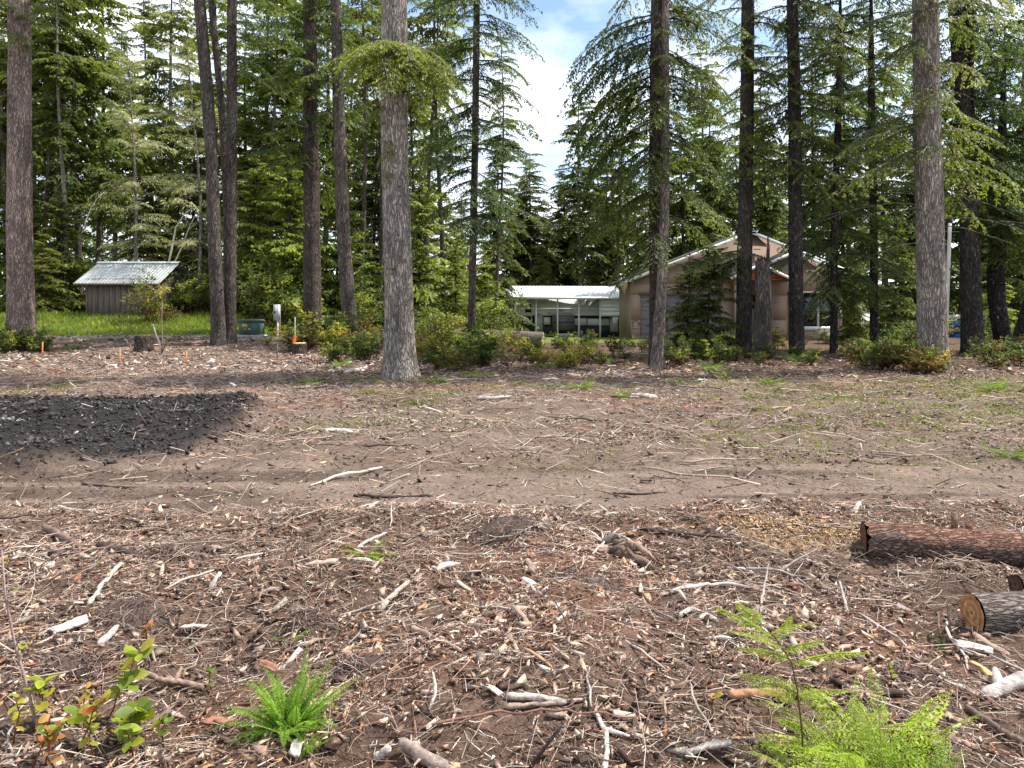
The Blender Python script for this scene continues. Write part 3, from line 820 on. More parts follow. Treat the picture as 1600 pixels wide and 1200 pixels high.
front_tree('conifer_tree', 'slim black trunk with low dark boughs right of the house window', [(1312, 100), (1303, 350), (1304, 555)], 25.5, 12, 9, 14, (0.05, 0.045, 0.043),
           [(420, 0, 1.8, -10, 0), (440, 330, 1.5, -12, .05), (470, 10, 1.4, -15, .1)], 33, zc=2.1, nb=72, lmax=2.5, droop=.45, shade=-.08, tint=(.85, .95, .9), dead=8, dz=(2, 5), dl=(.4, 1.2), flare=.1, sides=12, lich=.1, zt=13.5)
front_tree('conifer_tree', 'slim black trunk with hanging boughs left of the thick lichen-edged trunk', [(1362, 100), (1364, 350), (1366, 555)], 27, 13, 10, 15, (0.05, 0.045, 0.043),
           [(430, 200, 1.6, -10, .1), (450, 340, 1.5, -12, .15), (400, 180, 1.8, -15, .1)], 34, zc=2.0, nb=72, lmax=2.5, droop=.48, shade=-.04, tint=(.85, .95, .9), dead=10, dz=(2, 6), dl=(.5, 1.6), flare=.1, sides=12, lich=.15, zt=14.5)
front_tree('conifer_tree', 'thick grey trunk with a pale lichen edge at the right of the clearing', [(1447, 0), (1450, 250), (1453, 420), (1456, 590)], 18.6, 42, 37, 27, (0.34, 0.31, 0.285),
           [(165, -10, 1.6, -6, .45), (185, 10, 1.9, -10, .45), (200, -30, 1.7, -12, .4), (240, -5, 2.3, -8, .35), (262, 0, 2.4, -12, .35), (280, 20, 2.0, -14, .3), (180, 190, 2.2, -6, .1), (195, 170, 2.4, -12, .1), (230, 200, 2.0, -12, .1), (60, 190, 2.2, -20, 0), (20, 200, 2.4, -10, 0), (30, 10, 2.2, -5, 0)],
           35, zc=5.2, nb=24, lmax=2.4, droop=.35, lich=.3, dead=26, dz=(3.2, 9), dl=(.8, 2.6), dazs=[0, 180, 200, 340], flare=.28, sides=30, twf=.34, hang=.9, ntw=24)
front_tree('conifer_tree', 'forked dark trunk shading the blue portable toilet', [(1490, 0), (1503, 130), (1514, 300), (1518, 560)], 25, 31, 20, 25, (0.062, 0.055, 0.053),
           [(150, 0, 2.6, -8, -.05), (190, 20, 2.8, -10, -.05), (250, 340, 2.8, -10, -.05), (310, 0, 2.6, -12, 0), (360, 10, 2.2, -12, .05), (60, 0, 2.6, 0, 0), (90, 330, 2.4, 0, -.05), (330, 330, 2.4, -14, .05)],
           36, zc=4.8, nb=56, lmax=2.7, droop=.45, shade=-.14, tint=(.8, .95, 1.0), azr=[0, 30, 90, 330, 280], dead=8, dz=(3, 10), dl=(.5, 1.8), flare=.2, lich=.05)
front_tree('conifer_tree', 'thin upright fork beside the forked dark trunk', [(1513, 0), (1510, 120), (1516, 250), (1528, 556)], 25.6, 13, 20, 22, (0.066, 0.058, 0.055),
           [(10, 20, 2.2, 0, 0)], 37, dead=5, dz=(8, 12), dl=(.5, 1.5), flare=.1, sides=14)
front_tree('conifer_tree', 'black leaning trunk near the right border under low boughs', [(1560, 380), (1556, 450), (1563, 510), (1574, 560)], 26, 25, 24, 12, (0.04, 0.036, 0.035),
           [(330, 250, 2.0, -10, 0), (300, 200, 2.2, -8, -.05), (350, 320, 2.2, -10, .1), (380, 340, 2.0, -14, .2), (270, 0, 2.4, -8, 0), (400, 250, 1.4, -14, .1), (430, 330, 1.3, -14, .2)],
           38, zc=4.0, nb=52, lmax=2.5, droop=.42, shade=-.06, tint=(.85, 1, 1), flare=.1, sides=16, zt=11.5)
front_tree('conifer_tree', 'black trunk slanting out of the picture at the right border', [(1640, 380), (1612, 470), (1590, 556)], 27, 22, 20, 12, (0.045, 0.04, 0.038), [], 39,
           zc=5.0, nb=26, lmax=2.4, droop=.45, shade=-.05, tint=(.85, 1, 1), flare=.1, sides=14, zt=11.5)


def snag():
    d = 23.6; bx = PX(1192, d); bz = float(height(bx, d)) - .05
    t = thing('broken_snag', 'broken-off grey dead trunk between the two dark trunks before the porch', 'tree snag', (bx, d, bz))
    rng = np.random.RandomState(3); g = Geo()
    H = PZ(408, d) - bz; z = np.linspace(0, H, 16); r = .27 - .045 * z / H + .06 * np.exp(-z / .3)
    P = np.stack([0.02 * np.sin(z * 2), 0 * z, z], 1)
    g.tube(P, r, 14, np.array([1, 1, 1.0]), bump=.08, rng=rng)
    for k in range(9):                                     # splintered rim
        a = rng.uniform(0, 6.28); q = np.array([.17 * math.cos(a), .17 * math.sin(a), H - .05])
        g.tube([q, q + [0, 0, rng.uniform(.1, .3)]], [.05, .008], 4, np.array([1.1, 1, .9]))
    q = np.array([.14, -.05, H - .05]); g.tube([q, q + [.02, 0, .5], q + [0, 0, .95]], [.07, .05, .01], 5, np.array([1.1, 1, .95]))
    part('trunk', g, M['bark'], t, (0.15, 0.128, 0.12), True)


snag()

# ------------------------------------------------------------------ the shed on the grass bank
def shed():
    x0, x1, yf, yb = -20.75, -17.35, 36.2, 39.6
    zb = 1.1; ze = 2.95; zr = 3.86; yr = 38.0
    t = thing('wooden_shed', 'small weathered wooden shed with a green-grey metal roof on the grass bank', 'shed', (0, 0, 0))
    rng = np.random.RandomState(2)
    n = 12; w = (x1 - x0) / n
    for i in range(n):                                   # upright boards of the front
        g = Geo().box(x0 + i * w + .006, x0 + (i + 1) * w - .006, yf + rng.uniform(0, .012), yf + .04, zb - .15, ze + .05)
        part('board', g, M['shed_wood'], t)
    m = 11; w = (yb - yf) / m
    for i in range(m):
        yy0, yy1 = yf + .05 + i * w, yf + .05 + (i + 1) * w - .012
        top = ze + (zr - ze) * (1 - abs((yy0 + yy1) / 2 - yr) / (yr - yf)) - .06
        for xx in (x0, x1 - .04):
            part('board', Geo().box(xx, xx + .04 - rng.uniform(0, .01), yy0, yy1, zb - .15, max(top, ze)), M['shed_wood'], t)
    part('back_wall', Geo().box(x0, x1, yb, yb + .04, zb - .15, ze), M['shed_wood'], t)
    for xx in (x0 - .02, x1 - .05):
        part('corner_post', Geo().box(xx, xx + .09, yf - .02, yf + .045, zb - .15, ze + .02), M['shed_wood'], t)
    roof = part('roof', Geo().box(x0 - .12, x1 + .12, yr - .03, yr + .03, zr - .14, zr - .04), M['shed_wood'], t)
    xa, xb = x0 - .42, x1 + .35
    k = 5; pw = (xb - xa) / k
    for sgn in (-1, 1):
        ye = yf - .42 if sgn < 0 else yb + .38
        zz = zr - (zr - ze) / (yr - yf) * abs(ye - yr)
        for i in range(k):
            g = Geo(); X = [];
            for q in range(5):                           # ribbed profile
                a = xa + i * pw + q * pw / 5; X += [(a, 0), (a + pw / 5 * .62, 0), (a + pw / 5 * .70, .028), (a + pw / 5 * .9, .028)]
            X.append((xa + (i + 1) * pw - .002, 0))
            V = [];
            for a, h in X: V += [(a, ye, zz + h), (a, yr, zr + h), (a, ye, zz + h - .006), (a, yr, zr + h - .006)]
            F = []
            for q in range(len(X) - 1):
                b = q * 4
                F += [(b, b + 4, b + 5), (b, b + 5, b + 1), (b + 2, b + 7, b + 6), (b + 2, b + 3, b + 7), (b, b + 6, b + 4), (b, b + 2, b + 6)]
            part('roof_panel', g.add(V, F), M['roof_green'], roof)
    g = Geo().prism([(-.17, -.035), (0, .06), (.17, -.035), (.17, -.05), (0, .04), (-.17, -.05)], xa - .02, xb + .02)
    V = g.V[0]; g.V[0] = np.stack([V[:, 1], V[:, 0] + yr, V[:, 2] + zr + .03], 1)
    part('ridge_cap', g, M['white_metal'], roof)
    for ye in (yf - .40,):
        part('eave_board', Geo().box(xa, xb, ye, ye + .03, 2.66, 2.76), M['shed_wood'], roof)


shed()


# ------------------------------------------------------------------ utilities beside the paired trunks
def utilities():
    d = 30.6; x = PX(393, d); z = float(height(x, d))
    t = thing('utility_box', 'dark green pad-mounted electrical box with yellow stickers beside the paired trunks', 'utility box', (x, d, z), rz=R(-28))
    part('concrete_pad', Geo().box(-.5, .5, -.45, .45, -.15, .06), M['rock'], t)
    b = Geo().box(-.38, .38, -.32, .32, .06, .60)
    body = part('cabinet', b, M['box_green'], t)
    part('lid', Geo().prism([(-.41, .60), (.41, .60), (.41, .645), (.30, .70), (-.30, .70), (-.41, .645)], -.36, .36), M['box_green'], t)
    part('door', Geo().box(-.35, .35, -.335, -.322, .10, .57), M['box_green'], t)
    part('padlock', Geo().box(.22, .30, -.365, -.335, .27, .33), M['grey_metal'], t)
    part('warning_sticker', Geo().box(-.16, .12, -.340, -.336, .37, .50), M['yellow'], t)
    part('warning_sticker', Geo().box(-.07, .10, -.340, -.336, .27, .31), M['yellow'], t)
    d = 31.0; x = PX(435, d); z = float(height(x, d))
    t = thing('meter_post', 'grey electric meter box on a short wooden post', 'meter box', (x, d, z), rz=R(-30))
    part('post', Geo().box(-.07, .03, -.02, .10, -.3, 1.30), M['shed_wood'], t)
    part('meter_cabinet', Geo().box(-.12, .14, -.16, -.025, .68, 1.34), M['grey_metal'], t)
    part('cabinet_door', Geo().box(-.10, .12, -.175, -.162, .72, 1.30), M['grey_metal'], t)
    part('latch', Geo().box(-.06, .02, -.20, -.176, .97, 1.06), M['black'], t)
    part('conduit', Geo().tube([(0.06, -.09, .68), (.06, -.09, .3), (.07, -.1, -.1)], .03, 8), M['white_paint'], t, smooth=True)
    part('cable', Geo().tube([(.06, -.09, .12), (.14, -.12, -.02), (.28, -.16, -.10)], .018, 6), M['white_paint'], t, smooth=True)


utilities()


def stump(name, label, px, py_base, d, w, h, top=None, seed=1, flare=.35):
    x = PX(px, d); z = float(height(x, d)) - .05
    t = thing(name, label, 'stump', (x, d, z))
    rng = np.random.RandomState(seed); g = Geo(); zz = np.linspace(0, h, 7); r = w / 2 * (1 + flare * np.exp(-zz / .12))
    P = np.stack([0 * zz, 0 * zz, zz], 1)
    g.tube(P, r, 16, np.array([1, 1, 1.0]), bump=.09, rng=rng)
    part('trunk', g, M['bark'], t, (0.10, 0.075, 0.065))
    P2 = np.array([(0, 0, h - .01), (0, 0, h + .012)])
    part('cut_face', Geo().tube(P2, [w / 2 * .95, w / 2 * .93], 16, np.array(top or (.35, .27, .18))), M['cut'], t)
    return t


stump('tree_stump', 'short dark stump before the gravel strip below the shed', 225, 548, 26.5, .62, .66, (.13, .10, .08), 4)
stump('tree_stump', 'low stump with a fresh yellow cut top under the orange flag', 468, 545, 24.5, .44, .42, (.80, .58, .24), 5)


def flag_stake():
    d = 24.7; x = PX(461, d); z = float(height(x, d))
    t = thing('flagged_stake', 'thin lath stake with orange ribbon beside the yellow-topped stump', 'survey stake', (x, d, z))
    part('stake', Geo().box(-.008, .008, -.008, .008, -.1, 1.25), M['pole'], t)
    g = Geo(); rng = np.random.RandomState(4)
    for q in range(3):
        s = np.linspace(0, 1, 6)
        A = np.stack([.03 * q - .02 + (.05 - .09 * q) * s + .02 * np.sin(s * 7 + q), -.03 + .02 * np.cos(s * 5 + q), .62 - s * (.36 - .06 * q)], 1)
        V = np.concatenate([A - [.035, 0, 0] * (1 - .3 * s[:, None]), A + [.035, .01, 0] * (1 - .3 * s[:, None])])
        F = [f for i in range(5) for f in ((i, i + 6, i + 7), (i, i + 7, i + 1))]
        g.add(V, F)
    part('ribbon', g, M['flag'], t)


flag_stake()
for px, py0, py1, lab in [(66, 535, 559, 'orange survey stake beside the thick leftmost trunk'), (187, 546, 572, 'orange survey stake in front of the short dark stump'),
                          (291, 550, 568, 'orange survey stake between the dark stump and the paired trunks'), (433, 537, 560, 'short weathered stake in the brush below the meter box'),
                          (657, 488, 515, 'weathered stake beyond the large grey trunk')]:
    p = gpix(px, py1) if py1 > 530 else np.array([PX(px, 30), 30, float(height(PX(px, 30), 30))])
    h = (py1 - py0) / FOC * p[1]
    g = Geo().box(-.016, .016, -.010, .010, -.15, h)
    g.add([(-.016, -.010, h), (.016, -.010, h), (.016, .010, h), (-.016, .010, h), (0, 0, h + .03)], [(0, 1, 4), (1, 2, 4), (2, 3, 4), (3, 0, 4)])
    o = part('survey_stake', g, M['stake'] if 'orange' in lab else M['shed_wood'], loc=p)
    o.rotation_euler = (RNG.uniform(-.06, .06), RNG.uniform(-.06, .06), RNG.uniform(-.5, .5))
    tag(o, lab, 'survey stake', 'survey stakes in the clearing')


# ------------------------------------------------------------------ carport and travel trailer
def carport():
    d = 56.0; k = d / FOC
    cx = PX(888, d); zb = float(terr(cx, d)) - .05
    t = thing('carport', 'open white metal carport with slim posts sheltering a trailer', 'carport', (cx, d, zb), rz=R(6))
    Wd = 182 * k; hx = Wd / 2; ze = PZ(466, d) - zb; zr = ze + 1.0; dep = 6.2
    for px in (805, 838, 872, 906, 940, 973):
        x = (px - 888) * k
        part('post', Geo().box(x - .055, x + .055, .25, .36, -.1, ze), M['white_metal'], t)
        part('post', Geo().box(x - .055, x + .055, dep - .36, dep - .25, -.1, ze), M['white_metal'], t)
    part('front_rail', Geo().box(-hx + .3, hx - .3, .25, .36, ze + .002, ze + .12), M['white_metal'], t)
    part('back_rail', Geo().box(-hx + .3, hx - .3, dep - .36, dep - .25, ze + .002, ze + .12), M['white_metal'], t)
    roof = part('roof', Geo().box(-hx, hx, dep / 2 - .05, dep / 2 + .05, zr - .12, zr - .02), M['white_metal'], t)
    n = 8; pw = 2 * hx / n
    for i in range(n):
        for sgn in (-1, 1):
            y0 = dep / 2; y1 = -.25 if sgn < 0 else dep + .25
            z1 = zr - (zr - ze - .06) * 1.0
            g = Geo(); V = []; F = []
            X = []
            for q in range(4):
                a = -hx + i * pw + q * pw / 4; X += [(a, 0), (a + pw / 4 * .75, 0), (a + pw / 4 * .8, .03), (a + pw / 4 * .95, .03)]
            X.append((-hx + (i + 1) * pw - .004, 0))
            for a, h in X: V += [(a, y1, z1 + h), (a, y0, zr + h), (a, y1, z1 + h - .02), (a, y0, zr + h - .02)]
            for q in range(len(X) - 1):
                b = q * 4; F += [(b, b + 4, b + 5), (b, b + 5, b + 1), (b + 2, b + 7, b + 6), (b + 2, b + 3, b + 7), (b, b + 6, b + 4), (b, b + 2, b + 6)]
            part('roof_panel', g.add(V, F), M['white_metal'], roof)
    part('eave_trim', Geo().box(-hx, hx, -.29, -.255, ze - .08, ze + .10), M['white_metal'], roof)
    for xg in (-hx + .02, hx - .05):
        gg = Geo().prism([(.0, 0), (dep, 0), (dep / 2, zr - ze - .06)], xg, xg + .03)
        V_ = gg.V[0]; gg.V[0] = np.stack([V_[:, 1], V_[:, 0], V_[:, 2] + ze + .125], 1)
        part('gable_panel', gg, M['white_metal'], t)
    for q in range(4):                                   # white side sheet hung at the right bays
        part('side_panel', Geo().box((941 - 888) * k, (981 - 888) * k, .18, .235 - .006 * (q % 2), ze - .06 - (q + 1) * .325, ze - .06 - q * .325 - .012), M['white_metal'], t)
    part('crossbar', Geo().box(-hx + .4, (938 - 888) * k, .40, .43, ze - .80, ze - .75), M['white_metal'], t)

    # ---- trailer
    yb = 1.1
    tl = thing('travel_trailer', 'long white and navy travel trailer parked under the white carport', 'trailer', (cx, d, zb), rz=R(6))
    dd = d + yb

    def X(px): return (px - 888) * dd / FOC

    def Z(py): return PZ(py, dd) - zb
    x0, x1 = X(812), X(978); zt = ze - .05
    part('body', Geo().prism([(x0, .65), (x1, .65), (x1, zt - .02), (x0 + .5, zt - .02), (x0, zt - .5)], yb, yb + 2.4), M['cream'], tl)
    part('lower_skirt', Geo().box(x0 - .01, x1 + .01, yb - .022, yb - .003, .42, Z(507)), M['navy'], tl)
    part('dark_band', Geo().box(x0 + .02, x1 - .02, yb - .030, yb - .004, Z(509) + .001, Z(493)), M['black'], tl)
    w = part('window', Geo().box(X(822), X(836), yb - .05, yb - .004, Z(489), Z(474)), M['white_paint'], tl)
    part('pane', Geo().box(X(824), X(834), yb - .058, yb - .052, Z(488), Z(475.5)), M['glass'], w)
    for a, b, c, e in ((813, 819.5, 495, 505), (821, 835, 495.5, 506), (853, 864, 495.5, 507), (901, 921, 497.5, 508.5), (922.5, 957, 498, 508.5)):
        part('white_panel', Geo().box(X(a), X(b), yb - .042, yb - .032, Z(e), Z(c)), M['cream'], tl)
    part('spare_cover', Geo().tube([(X(829), yb - .16, Z(497)), (X(829), yb - .045, Z(497))], .22, 14), M['black'], tl)
    dr = part('door', Geo().box(X(839), X(851.5), yb - .06, yb - .034, Z(519), Z(490)), M['grey_panel'], tl)
    part('handle', Geo().box(X(840), X(841.2), yb - .085, yb - .062, Z(504), Z(501)), M['black'], dr)
    part('door', Geo().box(X(958), X(971), yb - .06, yb - .034, Z(519), Z(496)), M['grey_panel'], tl)
    part('vent', Geo().tube([(X(908.5), yb - .07, Z(503)), (X(908.5), yb - .043, Z(503))], .09, 12), M['black'], tl)
    part('grille', Geo().box(X(876), X(884), yb - .03, yb - .003, Z(486), Z(483)), M['grey_panel'], tl)
    so = part('slide_out', Geo().box(X(866), X(900), yb - .50, yb - .035, Z(515.5), Z(492)), M['tarp'], tl)
    part('slide_awning', Geo().tube([(X(858), yb - .42, Z(489)), (X(896), yb - .42, Z(489))], .06, 8), M['grey_panel'], so, smooth=True)
    part('slide_trim', Geo().box(X(866), X(900), yb - .52, yb - .503, Z(504), Z(502.5)), M['black'], so)
    for px in (905, 918):
        wh = part('wheel', Geo().tube([(X(px), yb - .02, .36), (X(px), yb + .22, .36)], .36, 18), M['black'], tl)
        part('rim', Geo().tube([(X(px), yb - .05, .36), (X(px), yb - .024, .36)], .18, 12), M['grey_metal'], wh)
    part('frame_rail', Geo().box(x0 - .6, x1, yb + .25, yb + .40, .38, .50), M['black'], tl)
    for px in (826, 960):
        part('jack_stand', Geo().box(X(px) - .05, X(px) + .05, yb + .25, yb + .35, -.05, .375), M['black'], tl)
    part('step', Geo().box(X(840), X(851), yb - .45, yb - .1, .22, .28), M['black'], tl)
    part('step_leg', Geo().box(X(845) - .04, X(845) + .04, yb - .4, yb - .34, -.05, .218), M['black'], tl)

    b = thing('storage_bin', 'low grey storage bin on the ground before the trailer slide-out', 'bin', (cx, d, zb), rz=R(6))
    part('bin_body', Geo().box(X(869), X(896), .42, .50, .02, .30), M['black'], b)
    part('bin_lid', Geo().prism([(X(868), .30), (X(897), .30), (X(896), .68), (X(869), .68)], .38, .56), M['grey_panel'], b)


carport()


# ------------------------------------------------------------------ the unfinished house
def house():
    d = 40.0; k = d / FOC
    zb = -.18

    def X(px, dd=d): return PX(px, dd)

    def Z(py, dd=d): return PZ(py, dd)
    t = thing('unfinished_house', 'unfinished gabled house with tan sheathing, white fascia and a covered garage opening', 'house', (0, 0, 0))

    def roof_pair(apx, apy, lx, ly, rx, ry, yf, yb, name='roof', th=.16, side='both'):
        """two sloping slabs with white barge boards on the front edge"""
        A = (X(apx, yf), Z(apy, yf)); Lf = (X(lx, yf), Z(ly, yf)); Rt = (X(rx, yf), Z(ry, yf))
        g = Geo()
        ro = None
        for E, sg in ((Lf, -1), (Rt, 1)):
            poly = [(A[0] + .002 * sg, A[1]), (E[0], E[1]), (E[0], E[1] - th * .45), (A[0] + .002 * sg, A[1] - th * .45)]
            ro = part(name, Geo().prism(poly, yf - .35, yb), M['shingle'], t)
            fp = [(A[0] + .003 * sg, A[1] - .045), (E[0] - .01 * sg, E[1] - .045), (E[0] - .01 * sg, E[1] - .045 - th * 1.05), (A[0] + .003 * sg, A[1] - .045 - th * 1.05)]
            part('fascia_board', Geo().prism(fp, yf - .40, yf - .353), M['white_paint'], ro)

    # main block: gable wall with the garage opening
    yf, yb = d, d + 4.2
    ap = (X(1170), Z(364)); le = (X(985), Z(440)); re = (X(1306), Z(419))
    gx0, gx1, gz = X(1001), X(1127), Z(461)
    g = Geo()
    g.prism([(le[0], gz + .02), (re[0], gz + .02), (re[0], re[1]), ap, (le[0], le[1])], yf, yf + .14)
    g.box(le[0], gx0, yf, yf + .14, zb, gz + .02); g.box(gx1, X(1148), yf, yf + .14, zb, gz + .02); g.box(X(1206), re[0], yf, yf + .14, zb, gz + .02)
    wl = part('wall', g, M['sheath'], t)
    part('side_wall', Geo().box(le[0], le[0] + .14, yf + .145, yb, zb, le[1] - .05), M['sheath'], t)
    part('side_wall', Geo().box(re[0] - .14, re[0], yf + .145, yb, zb, le[1] - .05), M['sheath'], t)
    part('back_wall', Geo().prism([(le[0] + .15, zb), (re[0] - .15, zb), (re[0] - .15, le[1] - .1), (ap[0], ap[1] - .2), (le[0] + .15, le[1] - .1)], yb - .14, yb), M['sheath'], t)
    roof_pair(1170, 360, 965, 441, 1322, 421, yf, yb + .3)
    # sheathing sheets, proud of the framing
    def sheet(a, b, c, e, y, par):
        part('sheathing_panel', Geo().box(X(a, y) + .006, X(b, y) - .006, y - .016, y - .003, Z(e, y), Z(c, y)), M['sheath'], par)
    for a, b in ((986, 1000),):
        sheet(a, b, 462, 500, yf, wl); sheet(a, b, 500.5, 533, yf, wl)
    for a, b, c in ((986, 1021, 444), (1022, 1057, 444), (1058, 1093, 444), (1094, 1129, 444), (1130, 1146, 444)):
        sheet(a, b, c, 460, yf, wl)
    for a, b, c in ((1036, 1071, 424), (1072, 1107, 409), (1108, 1143, 394), (1144, 1180, 396)):
        sheet(a, b, c, 443, yf, wl)
    sheet(1128, 1146, 461, 533, yf, wl)

    # printed marks on the sheathing: a little house outline and rules
    def mark(px, py, w, h, y):
        part('sheathing_print', Geo().box(X(px, y), X(px + w, y), y - .020, y - .017, Z(py + h, y), Z(py, y)), M['sheath_mark'], wl)
    g = Geo(); y = yf - .0185; cxp = 988.5
    for (a, b, c, e) in ((981.5, 505, 988, 500), (988, 500, 995, 505.5), (983.5, 504, 983.5, 510), (993, 504, 993, 510)):
        A = np.array([X(a + 5), y, Z(b)]); B = np.array([X(c + 5), y, Z(e)])
        g.tube([A, B], .018, 4)
    part('sheathing_print', g, M['sheath_mark'], wl)
    mark(987, 513, 12, 1.2, yf); mark(989, 524, 7, 2.6, yf); mark(1178, 389, 10, 1.3, yf); mark(1050, 455, 8, 1.2, yf)

    # grey tarp over the garage opening, rippled, with battens
    V = []; F = []; nx, nz = 60, 40
    for j in range(nz + 1):
        for i in range(nx + 1):
            a = i / nx; b = j / nz
            xx = gx0 + .03 + (gx1 - gx0 - .06) * a; zz = zb + (gz - zb) * b
            yy = yf + .06 + .016 * math.sin(b * 62 + 1.2 * math.sin(a * 5) + .8 * math.sin(a * 13 + b * 9)) + .012 * math.sin(b * 21 + a * 4)
            V.append((xx, yy, zz))
    for j in range(nz):
        for i in range(nx):
            q = j * (nx + 1) + i; F += [(q, q + 1, q + nx + 2), (q, q + nx + 2, q + nx + 1)]
    tp = part('garage_tarp', Geo().add(V, F), M['tarp'], t, smooth=True)
    for a in (.33, .5, .78):
        xx = gx0 + (gx1 - gx0) * a
        part('batten', Geo().box(xx - .03, xx + .03, yf - .02, yf + .015, zb, gz), M['shed_wood'], tp)
    part('garage_lintel', Geo().box(gx0 - .1, gx1 + .1, yf - .035, yf - .004, gz + .0, gz + .12), M['sheath_mark'], t)
    part('garage_floor', Geo().box(le[0] + .15, re[0] - .15, yf + .2, yb - .2, zb - .1, zb + .02), M['rock'], t)

    # projecting room with the big window
    y2 = 38.6
    A2 = (X(1237, y2), Z(394, y2)); L2 = X(1206, y2); R2 = X(1316, y2); ev = Z(425, y2)
    wx0, wx1, wz0, wz1 = X(1253, y2), X(1309, y2), Z(516, y2), Z(455, y2)
    g = Geo()
    g.prism([(L2, wz1), (R2, wz1), (R2, ev), A2, (L2, Z(406, y2))], y2, y2 + .14)
    g.box(L2, wx0, y2, y2 + .14, zb, wz1); g.box(wx1, R2, y2, y2 + .14, zb, wz1); g.box(wx0, wx1, y2, y2 + .14, zb, wz0)
    w2 = part('wall', g, M['sheath'], t)
    part('side_wall', Geo().box(L2, L2 + .14, y2 + .142, yf - .03, zb, ev + .3), M['sheath'], t)
    part('side_wall', Geo().box(R2 - .14, R2, y2 + .142, yf - .03, zb, ev), M['sheath'], t)
    roof_pair(1237, 391, 1198, 408, 1326, 427, y2, yf + 2.5)
    for a, b, c, e in ((1207, 1229, 462, 500), (1207, 1229, 500.5, 533), (1230, 1252, 456, 494), (1230, 1252, 494.5, 533), (1207, 1236, 424, 461), (1237, 1275, 424, 454), (1276, 1315, 430, 454)):
        sheet(a, b, c, e, y2, w2)
    for px, py in ((1211, 472), (1234, 472), (1280, 447), (1212, 511)):
        part('sheathing_print', Geo().box(X(px, y2), X(px + 6, y2), y2 - .020, y2 - .017, Z(py + 1.2, y2), Z(py, y2)), M['sheath_mark'], w2)
    wn = part('window', Geo().box(wx0 + .01, wx1 - .01, y2 + .05, y2 + .075, wz0 + .01, wz1 - .01), M['glass'], t)
    def bar(a, b, c, e): part('frame', Geo().box(a, b, y2 - .045, y2 + .045, c, e), M['white_paint'], wn)
    bar(wx0, wx1, wz1 - .09, wz1 - .003); bar(wx0, wx1, wz0 + .003, wz0 + .20); bar(wx0, wx0 + .07, wz0 + .204, wz1 - .094); bar(wx1 - .1, wx1, wz0 + .204, wz1 - .094)
    xm = X(1278, y2); bar(xm - .045, xm + .045, wz0 + .204, wz1 - .094)

    # porch gable with orange sheathed ceiling, door recessed
    y3 = 37.9
    roof_pair(1185, 410, 1138, 432, 1240, 436, y3, yf - .42, 'porch_roof', .15)
    part('porch_gable', Geo().prism([(X(1146, y3), Z(433, y3)), (X(1231, y3), Z(435, y3)), (X(1185, y3), Z(414.5, y3))], y3 - .02, y3 + .05), M['orange_wood'], t)
    part('porch_ceiling', Geo().box(X(1150, y3), X(1204, y3), y3 + .06, yf + 1.2, Z(437, y3), Z(434, y3)), M['orange_wood'], t)
    part('porch_beam', Geo().box(X(1146, y3), X(1232, y3), y3 - .01, y3 + .045, Z(437.5, y3), Z(435.3, y3)), M['orange_wood'], t)
    for px in (1150, 1203):
        part('porch_post', Geo().box(X(px, y3) - .07, X(px, y3) + .07, y3 - .01, y3 + .12, zb, Z(437.6, y3)), M['sheath'], t)
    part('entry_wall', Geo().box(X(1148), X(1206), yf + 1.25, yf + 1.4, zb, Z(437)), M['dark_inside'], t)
    part('entry_header', Geo().box(X(1165), X(1190), yf + 1.19, yf + 1.248, Z(470), Z(440)), M['orange_wood'], t)
    dr = part('door', Geo().box(X(1171), X(1193), yf + 1.17, yf + 1.245, zb, Z(471)), M['white_paint'], t)
    part('door_window', Geo().box(X(1174), X(1190), yf + 1.155, yf + 1.168, Z(481), Z(475)), M['glass'], dr)
    part('porch_floor', Geo().box(X(1146, y3), X(1206, y3), y3, yf + 1.2, zb - .1, zb + .04), M['rock'], t)


house()


